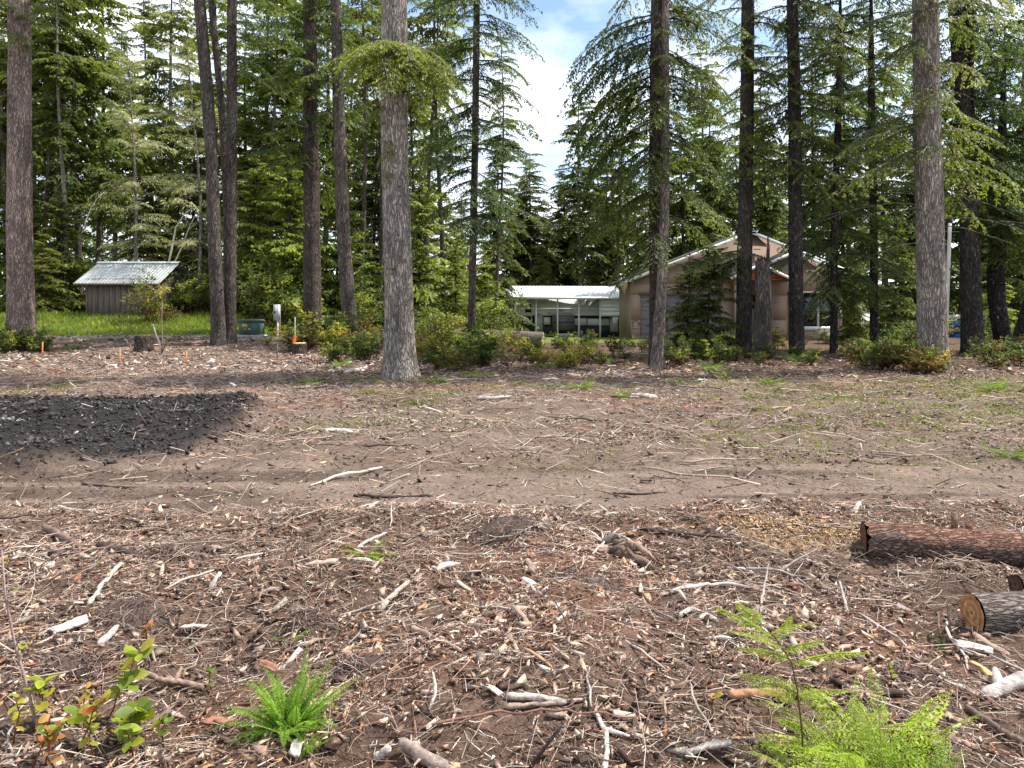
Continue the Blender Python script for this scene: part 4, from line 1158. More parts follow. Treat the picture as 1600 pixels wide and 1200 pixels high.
def back_yard():
    d = 62.0; x = PX(1489, d); zb = PZ(536, d)
    zb = float(terr(x, d)) - .02
    t = thing('portable_toilet', 'blue portable toilet with a white domed roof behind the right trunks', 'portable toilet', (x, d, zb), rz=R(8))
    part('base', Geo().box(-.58, .58, -.58, .58, 0, .14), M['black'], t)
    part('cabin', Geo().box(-.54, .54, -.54, .54, .142, 1.96), M['blue'], t)
    for xx in (-.52, .44):
        part('corner_trim', Geo().box(xx, xx + .08, -.575, -.542, .15, 1.95), M['blue'], t)
    dr = part('door', Geo().box(-.40, .40, -.572, -.543, .2, 1.86), M['blue'], t)
    for q in range(3):
        part('door_panel', Geo().box(-.32, .32, -.590, -.574, .3 + q * .5, .72 + q * .5), M['blue'], dr)
    part('door_latch', Geo().box(.27, .34, -.62, -.592, 1.0, 1.12), M['white_paint'], dr)
    part('roof', Geo().prism([(-.60, 1.965), (.60, 1.965), (.58, 2.18), (.40, 2.32), (-.40, 2.32), (-.58, 2.18)], -.60, .60), M['white_paint'], t)
    part('vent_pipe', Geo().tube([(.35, .35, 2.3), (.35, .35, 2.55)], .06, 8), M['white_paint'], t)
    d = 46.0; x = PX(1477, d); zb = float(terr(x, d)) - .3
    P = [(x + .32 * s / 1.0 * .9, d, zb + 7.4 * s) for s in np.linspace(0, 1, 12)]
    t = thing('bare_pole', 'pale bare pole standing just left of the blue portable toilet', 'pole', (x, d, zb))
    g = Geo().tube(np.array(P) - [x, d, zb], np.linspace(.14, .10, 12), 12, bump=.03, rng=np.random.RandomState(2))
    part('shaft', g, M['pole'], t, smooth=True)
    d = 47.0; x = PX(1354, d); zb = float(terr(x, d))
    t = thing('upright_sheet', 'white upright sheet leaning behind the slim black trunk', 'panel', (x, d, zb))
    part('sheet', Geo().box(-.32, .34, -.02, .02, -.1, 1.55), M['white_paint'], t)
    part('edge_trim', Geo().box(-.36, -.323, -.03, .03, -.1, 1.56), M['white_paint'], t)
    p = gpix(1558, 572)
    rng = np.random.RandomState(9); g = Geo(); z = np.linspace(0, .26, 6)
    g.tube(np.stack([.02 * np.sin(z * 20), 0 * z, z - .06], 1), [.15, .17, .16, .14, .1, .03], 9, bump=.15, rng=rng)
    o = part('rock', g, M['rock'], loc=p); tag(o, 'pale upright rock under the black leaning trunk', 'rock')


back_yard()


def wire():
    P = []
    for s in np.linspace(0, 1, 40):
        d = 46; px = -260 + 2200 * s; py = 318 + 30 * s + 34 * 4 * s * (1 - s) * .35
        P.append((PX(px, d), d + 6 * s, PZ(py, d)))
    o = part('overhead_wire', Geo().tube(P, .018, 4), M['black']); tag(o, 'thin dark overhead wire strung through the woods', 'wire')


wire()

# ------------------------------------------------------------------ litter of wood chips, bark and twigs
PAL = np.array([(.54, .475, .425), (.43, .345, .285), (.32, .235, .19), (.20, .138, .108), (.07, .05, .042), (.42, .25, .15), (.34, .305, .28), (.66, .61, .565), (.26, .135, .09)])


def colours(rng, n, w):
    w = np.array(w, float); i = rng.choice(len(PAL), n, p=w / w.sum())
    return PAL[i] * rng.uniform(.62, 1.2, (n, 1)) * rng.uniform(.94, 1.06, (n, 3)) * np.array([1.03, .99, .95])


def chip_geo(rng, x, y, L, asp, C, tilt=.35, lift=(0, .02), thick=.35, blunt=.4):
    """torn shards (four faces) and blunt slivers (six-sided blocks), each a closed piece"""
    n = len(x); z = height(x, y) + rng.uniform(lift[0], lift[1], n)
    w = L * asp; th = w * thick
    ro = rng.normal(0, .5, n); pi = rng.normal(0, tilt, n); ya = rng.uniform(0, 6.28, n)
    isb = rng.rand(n) < blunt
    VV, FF, CC, off = [], [], [], 0
    for b in (False, True):
        k = np.where(isb == b)[0]; m = len(k)
        if not m: continue
        l_, w_, t_ = L[k], w[k], th[k]
        if not b:
            T = np.zeros((m, 4, 3)); e = rng.uniform(.3, 1, (m, 4))
            T[:, 0] = np.stack([-l_ / 2 * e[:, 0], w_ / 2, 0 * l_], 1); T[:, 1] = np.stack([-l_ / 2 * e[:, 1], -w_ / 2, t_ * .4], 1)
            T[:, 2] = np.stack([l_ / 2, w_ * rng.uniform(-.5, .5, m), t_ * .6], 1); T[:, 3] = np.stack([l_ / 2 * e[:, 3], w_ * rng.uniform(-.5, .5, m), -t_ * .6], 1)
            q = np.array([(0, 1, 2), (0, 3, 1), (0, 2, 3), (1, 3, 2)])
        else:
            T = np.zeros((m, 8, 3)); i = 0
            for sxx in (-1, 1):
                taper = rng.uniform(.35, 1, m)
                for syy, szz in ((-1, -1), (1, -1), (1, 1), (-1, 1)):
                    T[:, i] = np.stack([sxx * l_ / 2 * rng.uniform(.65, 1, m), syy * w_ / 2 * taper * rng.uniform(.7, 1, m), szz * t_ / 2 * taper + l_ * .06 * rng.normal(0, 1, m) * (szz > 0)], 1); i += 1
            q = np.array([(0, 3, 2), (0, 2, 1), (4, 5, 6), (4, 6, 7), (0, 1, 5), (0, 5, 4), (2, 3, 7), (2, 7, 6), (1, 2, 6), (1, 6, 5), (3, 0, 4), (3, 4, 7)])
        c, s_ = np.cos(ro[k])[:, None], np.sin(ro[k])[:, None]
        Y, Z = T[..., 1] * c - T[..., 2] * s_, T[..., 1] * s_ + T[..., 2] * c
        c, s_ = np.cos(pi[k])[:, None], np.sin(pi[k])[:, None]
        X, Z = T[..., 0] * c + Z * s_, -T[..., 0] * s_ + Z * c
        c, s_ = np.cos(ya[k])[:, None], np.sin(ya[k])[:, None]
        X, Y = X * c - Y * s_, X * s_ + Y * c
        v = T.shape[1]
        VV.append(np.stack([X + x[k][:, None], Y + y[k][:, None], Z + z[k][:, None]], -1).reshape(-1, 3))
        FF.append((np.arange(m)[:, None, None] * v + q).reshape(-1, 3) + off); CC.append(np.repeat(C[k], v, axis=0)); off += m * v
    return np.concatenate(VV), np.concatenate(FF), np.concatenate(CC)


def twig_geo(rng, x, y, L, r, C, lift=(0, .03), tilt=.2, m=2):
    n = len(x)
    ya = rng.uniform(0, 6.28, n); pi = rng.normal(0, tilt, n)
    s = np.linspace(-.5, .5, m)
    lat = np.cumsum(rng.normal(0, .10, (n, m)), 1) * L[:, None]; ver = np.cumsum(rng.normal(0, .05, (n, m)), 1) * L[:, None]
    ax = s[None] * L[:, None]
    X = ax * np.cos(ya)[:, None] - lat * np.sin(ya)[:, None] + x[:, None]; Y = ax * np.sin(ya)[:, None] + lat * np.cos(ya)[:, None] + y[:, None]
    Z = height(X, Y) * .5 + (height(x, y) * .5)[:, None] + ver + ax * np.sin(pi)[:, None] + rng.uniform(lift[0], lift[1], n)[:, None]
    P = np.stack([X, Y, Z], -1)
    nx, ny = -np.sin(ya), np.cos(ya)
    rr = r[:, None] * np.linspace(1, .45, m)[None]
    offs = [(nx, ny, 0.0, 1.0), (-nx, -ny, 0.0, 1.0)]
    V = np.stack([P + np.stack([nx[:, None] * rr * .87, ny[:, None] * rr * .87, -rr * .5], -1), P + np.stack([-nx[:, None] * rr * .87, -ny[:, None] * rr * .87, -rr * .5], -1),
                  P + np.stack([0 * rr, 0 * rr, rr], -1)], 2).reshape(-1, 3)
    q = []
    for i in range(m - 1):
        for j in range(3):
            a, b = i * 3 + j, i * 3 + (j + 1) % 3; q += [(a, b, b + 3), (a, b + 3, a + 3)]
    F = (np.arange(n)[:, None, None] * (m * 3) + np.array(q)).reshape(-1, 3)
    return V, F, np.repeat(C, m * 3, axis=0)


def litter():
    rng = np.random.RandomState(77)
    # in front of the track
    g = Geo()

    def fgpos(n, y0=1.5, y1=6.0):
        x = rng.uniform(-4.4, 4.6, n); y = rng.uniform(y0, y1, n)
        k = rng.rand(n) < 0.35 + 0.65 * sm(5.95, 5.4, y + 0.5 * fbm(x * .9, y * .3 + 4, 3))
        return x[k], y[k]
    x, y = fgpos(128000); kk = rng.rand(len(x)) < .62 + 2.2 * (fbm(x * 2.2 + 5, y * 2.2, 3) + .08); x, y = x[kk], y[kk]
    n = len(x); L_ = rng.lognormal(math.log(.022), .68, n)
    pat = fbm(x * 1.4, y * 1.4, 3)
    C = colours(rng, n, [13, 20, 17, 11, 9, 3.5, 9, 4, 5])
    C *= (1 + 1.2 * pat)[:, None] * np.array([1.05, .99, .93])
    g.add(*chip_geo(rng, x, y, np.clip(L_, .007, .11), rng.uniform(.13, .5, n), C, .42, (-.006, .02), .4, .05))
    x, y = fgpos(24000); n = len(x)
    g.add(*twig_geo(rng, x, y, rng.lognormal(math.log(.065), .55, n), rng.uniform(.0008, .0032, n), colours(rng, n, [8, 12, 12, 9, 6, 1, 8, 3, 4]), (0, .03), .22))
    x, y = fgpos(6500); n = len(x)
    g.add(*twig_geo(rng, x, y, rng.lognormal(math.log(.16), .45, n), rng.uniform(.0010, .0030, n), colours(rng, n, [10, 12, 10, 8, 8, 1, 9, 3, 5]), (0, .035), .16, 4))
    x, y = fgpos(1100); n = len(x)
    g.add(*chip_geo(rng, x, y, rng.uniform(.05, .14, n), rng.uniform(.12, .35, n), colours(rng, n, [8, 10, 10, 8, 5, 2, 7, 2.5, 3]), .3, (-.005, .02), .4))
    o = part('wood_chip_litter', g, M['chip']); tag(o, 'brown and pale wood chip litter covering the ground before the track', 'wood chips', kind='stuff')
    # cleared ground beyond
    g = Geo()

    def mpos(n, a=6.0, b=19.5, keep_track=.22):
        y = np.sqrt(rng.uniform(a * a, b * b, n)); x = rng.uniform(-1.05, 1.05, n) * (y * .8 + 1.0)
        k = rng.rand(n) < np.where(y < 7.6, keep_track, 1.0) * (1 - .93 * burn_mask(x, y))
        return x[k], y[k]
    x, y = mpos(105000, keep_track=.42); kk = rng.rand(len(x)) < .45 + 2.6 * (fbm(x * .7 + 21, y * .9, 4) + .1); x, y = x[kk], y[kk]; n = len(x)
    C = colours(rng, n, [6, 12, 16, 17, 14, 1.5, 14, 1.2, 5]); C *= (1 + .8 * fbm(x * .7, y * .7, 3))[:, None]
    trk_ = y < 7.7; C[trk_] = PAL[rng.choice([2, 3, 3, 4, 6, 2], trk_.sum())] * rng.uniform(.6, 1.1, (trk_.sum(), 1))
    straw = (fbm(x * .55 + 40, y * 1.1, 3) > .06) & (x > -3.2) & (x < 1.2) & (y < 12) & (rng.rand(n) < .6)
    C[straw] = np.array([.44, .43, .28]) * rng.uniform(.8, 1.2, (straw.sum(), 1))
    rust = (fbm(x * .5 + 70, y * .7, 3) > .08) & (y > 11) & (rng.rand(n) < .5)
    C[rust] = np.array([.30, .17, .10]) * rng.uniform(.7, 1.3, (rust.sum(), 1))
    g.add(*chip_geo(rng, x, y, np.clip(rng.lognormal(math.log(.045), .5, n), .015, .18), rng.uniform(.15, .5, n), C, .35, (-.006, .025), .35, .03))
    x, y = mpos(15000, keep_track=.4); n = len(x)
    g.add(*twig_geo(rng, x, y, rng.lognormal(math.log(.19), .5, n), rng.uniform(.0025, .007, n), colours(rng, n, [7, 10, 10, 8, 8, 1, 11, 2, 2]), (0, .05), .25))
    y = rng.uniform(18, 31, 12000); x = -y * rng.uniform(.16, .85, 12000); n = len(x)
    C = colours(rng, n, [8, 9, 9, 8, 6, 4, 8, 8, 5])
    g.add(*chip_geo(rng, x, y, np.clip(rng.lognormal(math.log(.11), .5, n), .04, .5), rng.uniform(.1, .4, n), C, .3, (0, .04)))
    y = rng.uniform(16.5, 24, 9000); x = y * rng.uniform(-.3, .85, 9000); n = len(x)
    g.add(*chip_geo(rng, x, y, np.clip(rng.lognormal(math.log(.10), .5, n), .03, .4), rng.uniform(.1, .4, n), colours(rng, n, [5, 9, 9, 9, 6, 4, 5, 3, 8]), .3, (0, .04)))
    o = part('slash_litter', g, M['chip']); tag(o, 'fine slash and bark litter on the cleared ground beyond the track', 'wood chips', kind='stuff')
    # burnt heap
    g = Geo(); n = 42000
    x = rng.uniform(-12, -2, n); y = rng.uniform(6.6, 13.6, n); k = burn_mask(x, y) + .03 > rng.uniform(0, 1.0, n); x, y = x[k], y[k]; n = len(x)
    C = np.array([.036, .035, .037]) * rng.uniform(.3, 2.2, (n, 1)) * (1 + 1.2 * fbm(x * 1.5, y * 1.5, 3))[:, None]; w = rng.rand(n); C[w < .012] = (.4, .39, .37); C[(w > .02) & (w < .12)] = (.10, .078, .064)
    g.add(*chip_geo(rng, x, y, np.clip(rng.lognormal(math.log(.034), .6, n), .010, .20), rng.uniform(.2, .6, n), C, .45, (-.01, .025), .5, .15))
    o = part('charcoal', g, M['chip']); tag(o, 'black charcoal and ash patch left by a burn pile', 'charcoal', kind='stuff')
    # sawdust and curls by the log end
    g = Geo(); n = 2600
    x = rng.normal(2.05, .36, n); y = rng.normal(5.06, .12, n)
    C = np.array([.56, .39, .21]) * rng.uniform(.6, 1.3, (n, 1))
    g.add(*chip_geo(rng, x, y, rng.uniform(.008, .03, n), rng.uniform(.3, .7, n), C, .4, (0, .01)))
    o = part('sawdust', g, M['chip']); tag(o, 'orange sawdust spilled beside the end of the long log', 'sawdust', kind='stuff')


litter()

# ---- larger sticks and chunks, one by one
STK = []
for q in range(14):
    rng = np.random.RandomState(300 + q); m = 7; s = np.linspace(-.5, .5, m)
    P = np.stack([s, np.cumsum(rng.normal(0, .035, m)) - .02, np.abs(np.cumsum(rng.normal(0, .018, m)))], 1)
    g = Geo(); r0 = rng.uniform(.014, .028)
    cc = np.array(PAL[rng.choice([0, 1, 2, 3, 6, 7, 4], p=[.15, .22, .18, .15, .18, .02, .10])])
    rr_ = np.linspace(r0, r0 * rng.uniform(.4, .8), m); rr_[0] *= .7; rr_[-1] *= .5
    g.tube(P, rr_, 6, cc * rng.uniform(.65, 1.2, (m * 6 + 2, 1)), bump=.12, rng=rng)
    if q % 2:
        j = rng.randint(2, 5); a = rng.choice([-1, 1]) * rng.uniform(.5, .9); l2 = rng.uniform(.15, .35)
        g.tube([P[j], P[j] + [l2 * .5 * math.cos(a), l2 * .5 * math.sin(a), .02], P[j] + [l2 * math.cos(a * 1.2), l2 * math.sin(a * 1.2), .05]], [r0 * .7, r0 * .5, r0 * .25], 5, cc * .95)
    me = g.mesh('stick', True); me.materials.append(M['chip']); STK.append(me)
CHK = []
for q in range(9):
    rng = np.random.RandomState(400 + q); m = 6; s = np.linspace(-.5, .5, m); g = Geo()
    cc = np.array(PAL[[0, 1, 2, 5, 3, 6, 2, 4, 7][q]])
    P = np.stack([s + rng.uniform(-.03, .03, m), .03 * np.sin(s * 5 + q), .03 * np.cos(s * 4)], 1)
    g.tube(P, .11 * np.array([.75, 1.0, .95, 1.05, .8, .25]) * rng.uniform(.75, 1.2, m), 5, cc, bump=.38, rng=rng)
    g.V[-1][:, 2] *= .5; g.V[-1][:, 0] += rng.uniform(-.06, .06, len(g.V[-1]))
    me = g.mesh('wood_chunk'); me.materials.append(M['chip']); CHK.append(me)


def scatter():
    rng = np.random.RandomState(91)
    for i in range(170):
        y = math.sqrt(rng.uniform(2.3 ** 2, 5.9 ** 2)); x = rng.uniform(-.78, .80) * y; L_ = rng.uniform(.12, .42)
        o = part('stick', STK[rng.randint(14)], M['chip'], loc=(x, y, float(height(x, y)) + .018)); o.scale = (L_, L_ * rng.uniform(.5, .9), L_ * rng.uniform(.5, .9))
        o.rotation_euler = (0, rng.normal(0, .12), rng.uniform(0, 6.28))
        tag(o, 'broken stick lying loose in the wood chip litter before the track', 'stick', 'loose sticks in the wood chips before the track')
    for i in range(70):
        y = math.sqrt(rng.uniform(6.5 ** 2, 17 ** 2)); x = rng.uniform(-.75, .78) * y; L_ = rng.uniform(.3, .95)
        if burn_mask(np.array([x]), np.array([y]))[0] > .3: continue
        o = part('stick', STK[rng.randint(14)], M['chip'], loc=(x, y, float(height(x, y)) + .02)); o.scale = (L_, L_ * .7, L_ * .7)
        o.rotation_euler = (0, rng.normal(0, .06), rng.normal(0, .6) + math.pi * rng.randint(2))
        tag(o, 'stick lying on the cleared ground beyond the dirt track', 'stick', 'sticks on the cleared ground beyond the track')
    for i in range(85):
        y = math.sqrt(rng.uniform(2.3 ** 2, 5.8 ** 2)); x = rng.uniform(-.78, .80) * y; L_ = rng.uniform(.07, .22)
        o = part('wood_chunk', CHK[rng.randint(9)], M['chip'], loc=(x, y, float(height(x, y)) + .012)); o.scale = (L_, L_ * rng.uniform(.5, 1.1), L_ * rng.uniform(.7, 1.2))
        o.rotation_euler = (rng.normal(0, .3), rng.normal(0, .25), rng.uniform(0, 6.28))
        tag(o, 'splintered chunk of wood in the chip litter before the track', 'wood chunk', 'splintered wood chunks before the track')
    for i in range(40):
        y = math.sqrt(rng.uniform(8 ** 2, 18 ** 2)); x = rng.uniform(-.72, .78) * y; L_ = rng.uniform(.14, .42)
        if burn_mask(np.array([x]), np.array([y]))[0] > .3: continue
        o = part('wood_chunk', CHK[rng.randint(9)], M['chip'], loc=(x, y, float(height(x, y)) + .02)); o.scale = (L_, L_ * .7, L_)
        o.rotation_euler = (rng.normal(0, .3), rng.normal(0, .2), rng.uniform(0, 6.28))
        tag(o, 'pale chunk of wood on the cleared ground beyond the track', 'wood chunk', 'wood chunks beyond the track')


scatter()


def laid(name, label, pix, r0, r1, col, cat='stick', lifts=None, seed=0, sides=8, forks=(), bump=.1):
    """a stick lying on (or propped above) the ground through photo pixels"""
    rng = np.random.RandomState(seed + 500); pts = []
    for i, (px, py) in enumerate(pix):
        p = gpix(px, py); pts.append(p + [0, 0, (lifts[i] if lifts else 0) + r0 * .7])
    if lifts:                                              # a raised point is where the pixel's ray passes that high
        for i, (px, py) in enumerate(pix):
            if lifts[i]:
                d = (EYE - pts[i][2]) * FOC / (py - HOR); pts[i] = np.array([PX(px, d), d, pts[i][2]])
    pts = np.array(pts); t = np.linspace(0, 1, len(pts)); tt = np.linspace(0, 1, max(9, 4 * len(pts)))
    P = np.stack([np.interp(tt, t, pts[:, k]) for k in range(3)], 1)
    ker = np.array([.25, .5, .25])
    for _ in range(2):
        Q = P.copy(); Q[1:-1] = P[:-2] * .25 + P[1:-1] * .5 + P[2:] * .25; P = Q
    ln = np.linalg.norm(P[-1] - P[0]); P[1:-1] += rng.normal(0, .006 * ln, (len(P) - 2, 3))
    tq = np.linspace(0, 1, int(len(P) * 1.3)); P = np.stack([np.interp(tq, np.linspace(0, 1, len(P)), P[:, k]) for k in range(3)], 1)
    rr_ = np.linspace(r0, r1, len(P)) * (1 + .12 * rng.normal(0, 1, len(P)).cumsum() / math.sqrt(len(P))); rr_[0] *= .6; rr_[-1] *= .45
    o0 = P[0].copy(); g = Geo(); g.tube(P - o0, rr_, sides, np.array(col) * rng.uniform(.55, 1.25, (len(P) * sides + 2, 1)), bump=.09, rng=rng)
    for f, a, fl in forks:
        j = int(f * (len(P) - 1)); dr = P[min(j + 1, len(P) - 1)] - P[j - 1]; dr /= np.linalg.norm(dr)
        c, s = math.cos(R(a)), math.sin(R(a)); dv = np.array([dr[0] * c - dr[1] * s, dr[0] * s + dr[1] * c, abs(dr[2]) + .12])
        B = [P[j] - o0 + dv * fl * q + [0, 0, -.04 * q * q * fl] for q in (0, .35, .7, 1)]
        g.tube(B, np.linspace(r1 * .9, r1 * .35, 4), 5, np.array(col) * 1.02)
    o = part(name, g, M['chip'], loc=o0, smooth=True)
    return tag(o, label, cat)


PALE, TAN, BRN, DRK, GRY, WHT, RED = (.44, .385, .35), (.34, .265, .215), (.19, .13, .105), (.065, .048, .041), (.29, .26, .24), (.45, .405, .365), (.24, .125, .08)
LAID = [
    ('stick', 'straight peeled pale stick lying slanted above the white bark slab', [(138, 948), (165, 912), (190, 882)], .016, .012, PALE, None, ()),
    ('branch', 'thick dark broken branch end jutting from the litter near the left border', [(68, 822), (95, 838), (122, 858)], .022, .026, BRN, [.05, .03, 0], ()),
    ('branch', 'dark bark-covered branch piece right of the jutting broken branch', [(152, 858), (190, 866), (226, 878)], .03, .022, DRK, None, ()),
    ('stick', 'grey stick lying below the jutting broken branch', [(20, 872), (70, 870), (118, 856)], .016, .008, GRY, None, ()),
    ('stick', 'short pale split stick beside the white bark slab', [(155, 1012), (185, 982)], .018, .012, WHT, None, ()),
    ('branch', 'thick smooth brown branch above the leafy yellow-green sprigs', [(226, 1050), (250, 1062), (282, 1066), (318, 1078)], .011, .015, (.24, .17, .14), [.03, .02, .01, 0], ((.6, 50, .07),)),
    ('branch', 'long curved pale branch lying above the tall bracken fern', [(1048, 925), (1090, 915), (1140, 911), (1190, 921), (1235, 940)], .014, .007, PALE, [.02, .03, .03, .02, 0], ((.3, 160, .12), (.7, 30, .16))),
    ('branch', 'grey branch with upright side twigs behind the tall bracken fern', [(1165, 888), (1215, 890), (1250, 905), (1270, 925)], .010, .006, GRY, [.02, .04, .02, 0], ((.4, 60, .2), (.6, -40, .18))),
    ('stick', 'thin pale stick propped upright behind the tall bracken fern', [(1188, 960), (1194, 915), (1202, 880)], .007, .004, PALE, [0, .08, .16], ()),
    ('stick', 'thin pale stick rising toward the sawdust patch', [(1212, 898), (1245, 875), (1272, 860)], .007, .004, WHT, [0, .03, .06], ()),
    ('branch', 'pale bent root piece at the left of the tall bracken fern', [(1062, 962), (1080, 950), (1122, 975)], .012, .016, WHT, [.02, .04, 0], ()),
    ('stick', 'short pale stick standing nearly upright below the long log', [(1325, 962), (1318, 930), (1312, 908)], .009, .007, PALE, [0, .05, .09], ()),
    ('branch', 'long brown branch running into the splintered root slab', [(828, 852), (880, 858), (915, 862), (950, 866)], .017, .012, (.27, .18, .14), None, ((.5, 30, .12),)),
    ('branch', 'brown branch lying diagonal in the middle of the chip litter', [(643, 984), (680, 1003), (722, 1022)], .017, .011, (.34, .25, .20), None, ()),
    ('branch', 'thick grey-brown branch entering at the bottom border', [(625, 1158), (655, 1178), (700, 1210)], .020, .024, (.27, .215, .185), [.02, .02, 0], ()),
    ('stick', 'pale split stick beside the thick branch at the bottom border', [(585, 1190), (610, 1168)], .014, .012, WHT, [0, .02], ()),
    ('branch', 'long thin reddish twig arching across the bottom litter', [(650, 1142), (740, 1118), (840, 1110), (930, 1112), (1020, 1126)], .006, .003, (.24, .13, .10), [.0, .03, .04, .03, 0], ()),
    ('branch', 'pale crooked stick running down to the bottom border', [(930, 1112), (948, 1150), (950, 1178), (940, 1215)], .008, .012, (.58, .53, .48), None, ((.3, 40, .1),)),
    ('stick', 'dark straight stick pointing up from the bottom border', [(826, 1205), (850, 1170), (878, 1132)], .007, .004, DRK, [0, .05, .1], ()),
    ('branch', 'pale smooth branch piece lying level in the lower litter', [(790, 1092), (835, 1094), (885, 1102)], .015, .012, (.48, .42, .38), None, ()),
    ('branch', 'second pale branch piece just below the level one', [(790, 1108), (840, 1104), (915, 1096)], .012, .008, TAN, None, ()),
    ('branch', 'crooked pale root with bark flaking, left of the middle litter', [(592, 958), (608, 935), (640, 908)], .021, .013, (.40, .33, .29), [0, .02, .02], ()),
    ('stick', 'thin dark whip bending up out of the middle litter', [(896, 1006), (880, 960), (850, 916)], .006, .002, DRK, [0, .07, .16], ()),
    ('stick', 'thin dark curved twig standing left of the bending whip', [(754, 965), (748, 920), (722, 884)], .006, .002, DRK, [0, .07, .13], ()),
    ('stick', 'dark peg standing left of the sawn log end', [(1469, 1008), (1467, 980), (1466, 958)], .008, .006, BRN, [0, .04, .08], ()),
    ('stick', 'curved dark peg standing closest to the sawn log end', [(1480, 1008), (1485, 975), (1480, 944)], .008, .006, DRK, [0, .05, .1], ()),
    ('branch', 'reddish rotten branch half hidden behind the bracken clump', [(1138, 1092), (1180, 1090), (1228, 1088)], .022, .020, (.36, .20, .12), None, ()),
    ('branch', 'grey weathered splintered limb at the right border above the fern', [(1538, 1098), (1570, 1080), (1615, 1066)], .028, .036, (.40, .37, .35), None, ((.4, 25, .12),)),
    ('branch', 'dark slanting branch at the lower right border', [(1510, 1108), (1555, 1140), (1605, 1168)], .013, .015, (.16, .12, .10), None, ()),
    ('stick', 'long dark stick on the track below the charcoal patch', [(128, 758), (190, 764), (255, 762)], .013, .008, DRK, None, ()),
    ('stick', 'long dark stick on the track in the middle of the view', [(552, 776), (610, 779), (676, 776)], .013, .009, DRK, None, ()),
    ('stick', 'thin dark stick lying along the rut of the track', [(712, 796), (770, 798), (830, 795)], .009, .006, DRK, None, ()),
    ('stick', 'dark stick on the track right of the middle', [(958, 771), (1000, 774), (1042, 770)], .010, .007, DRK, None, ()),
    ('stick', 'dark branch lying on the litter edge above the pale thin stick', [(1000, 828), (1060, 836), (1145, 842)], .014, .008, DRK, None, ()),
    ('stick', 'long thin pale stick leading from the dark branch to the sawdust', [(1142, 834), (1180, 848), (1226, 864)], .007, .004, PALE, None, ()),
    ('stick', 'pale forked stick lying by the root slab top', [(925, 868), (945, 845), (968, 826)], .009, .006, WHT, [0, .03, .06], ()),
    ('stick', 'bare pale stick crossing the middle of the lower litter', [(650, 1070), (740, 1024), (860, 1028)], .008, .005, (.55, .48, .42), None, ()),
    ('stick', 'curling pale root in the lower litter left of the white bark scrap', [(670, 1112), (682, 1080), (676, 1050)], .007, .006, WHT, [0, .04, .05], ()),
    ('stick', 'pale stick leaning above the small bright fern', [(558, 858), (580, 842), (604, 832)], .011, .008, WHT, [0, .02, .02], ()),
    ('stick', 'dark stick lying behind the small bright fern', [(642, 826), (665, 812)], .013, .011, BRN, None, ()),
    ('stick', 'pale log slab near the edge ferns beyond the track', [(985, 622), (1005, 622), (1026, 624)], .05, .045, WHT, None, ()),
    ('stick', 'white weathered slab at the foot of the largest trunk', [(538, 584), (560, 580), (574, 574)], .05, .04, (.6, .57, .53), None, ()),
    ('stick', 'white stick lying on the cleared ground before the largest trunk', [(745, 625), (775, 624), (800, 622)], .035, .02, WHT, None, ()),
    ('stick', 'dark stick standing in the back edge of the charcoal patch', [(237, 640), (236, 628), (237, 620)], .02, .015, DRK, [0, .1, .2], ()),
    ('stick', 'thin dead stem arching up before the brush near the carport', [(1085, 560), (1060, 545), (1000, 555), (970, 535)], .02, .01, (.34, .32, .22), [0, .3, .15, .5], ()),
]
for i, (nm, lab, pix, r0, r1, col, lifts, forks) in enumerate(LAID):
    laid(nm, lab, pix, r0, r1, col, nm if nm == 'branch' else 'stick', lifts, i, 7, forks)


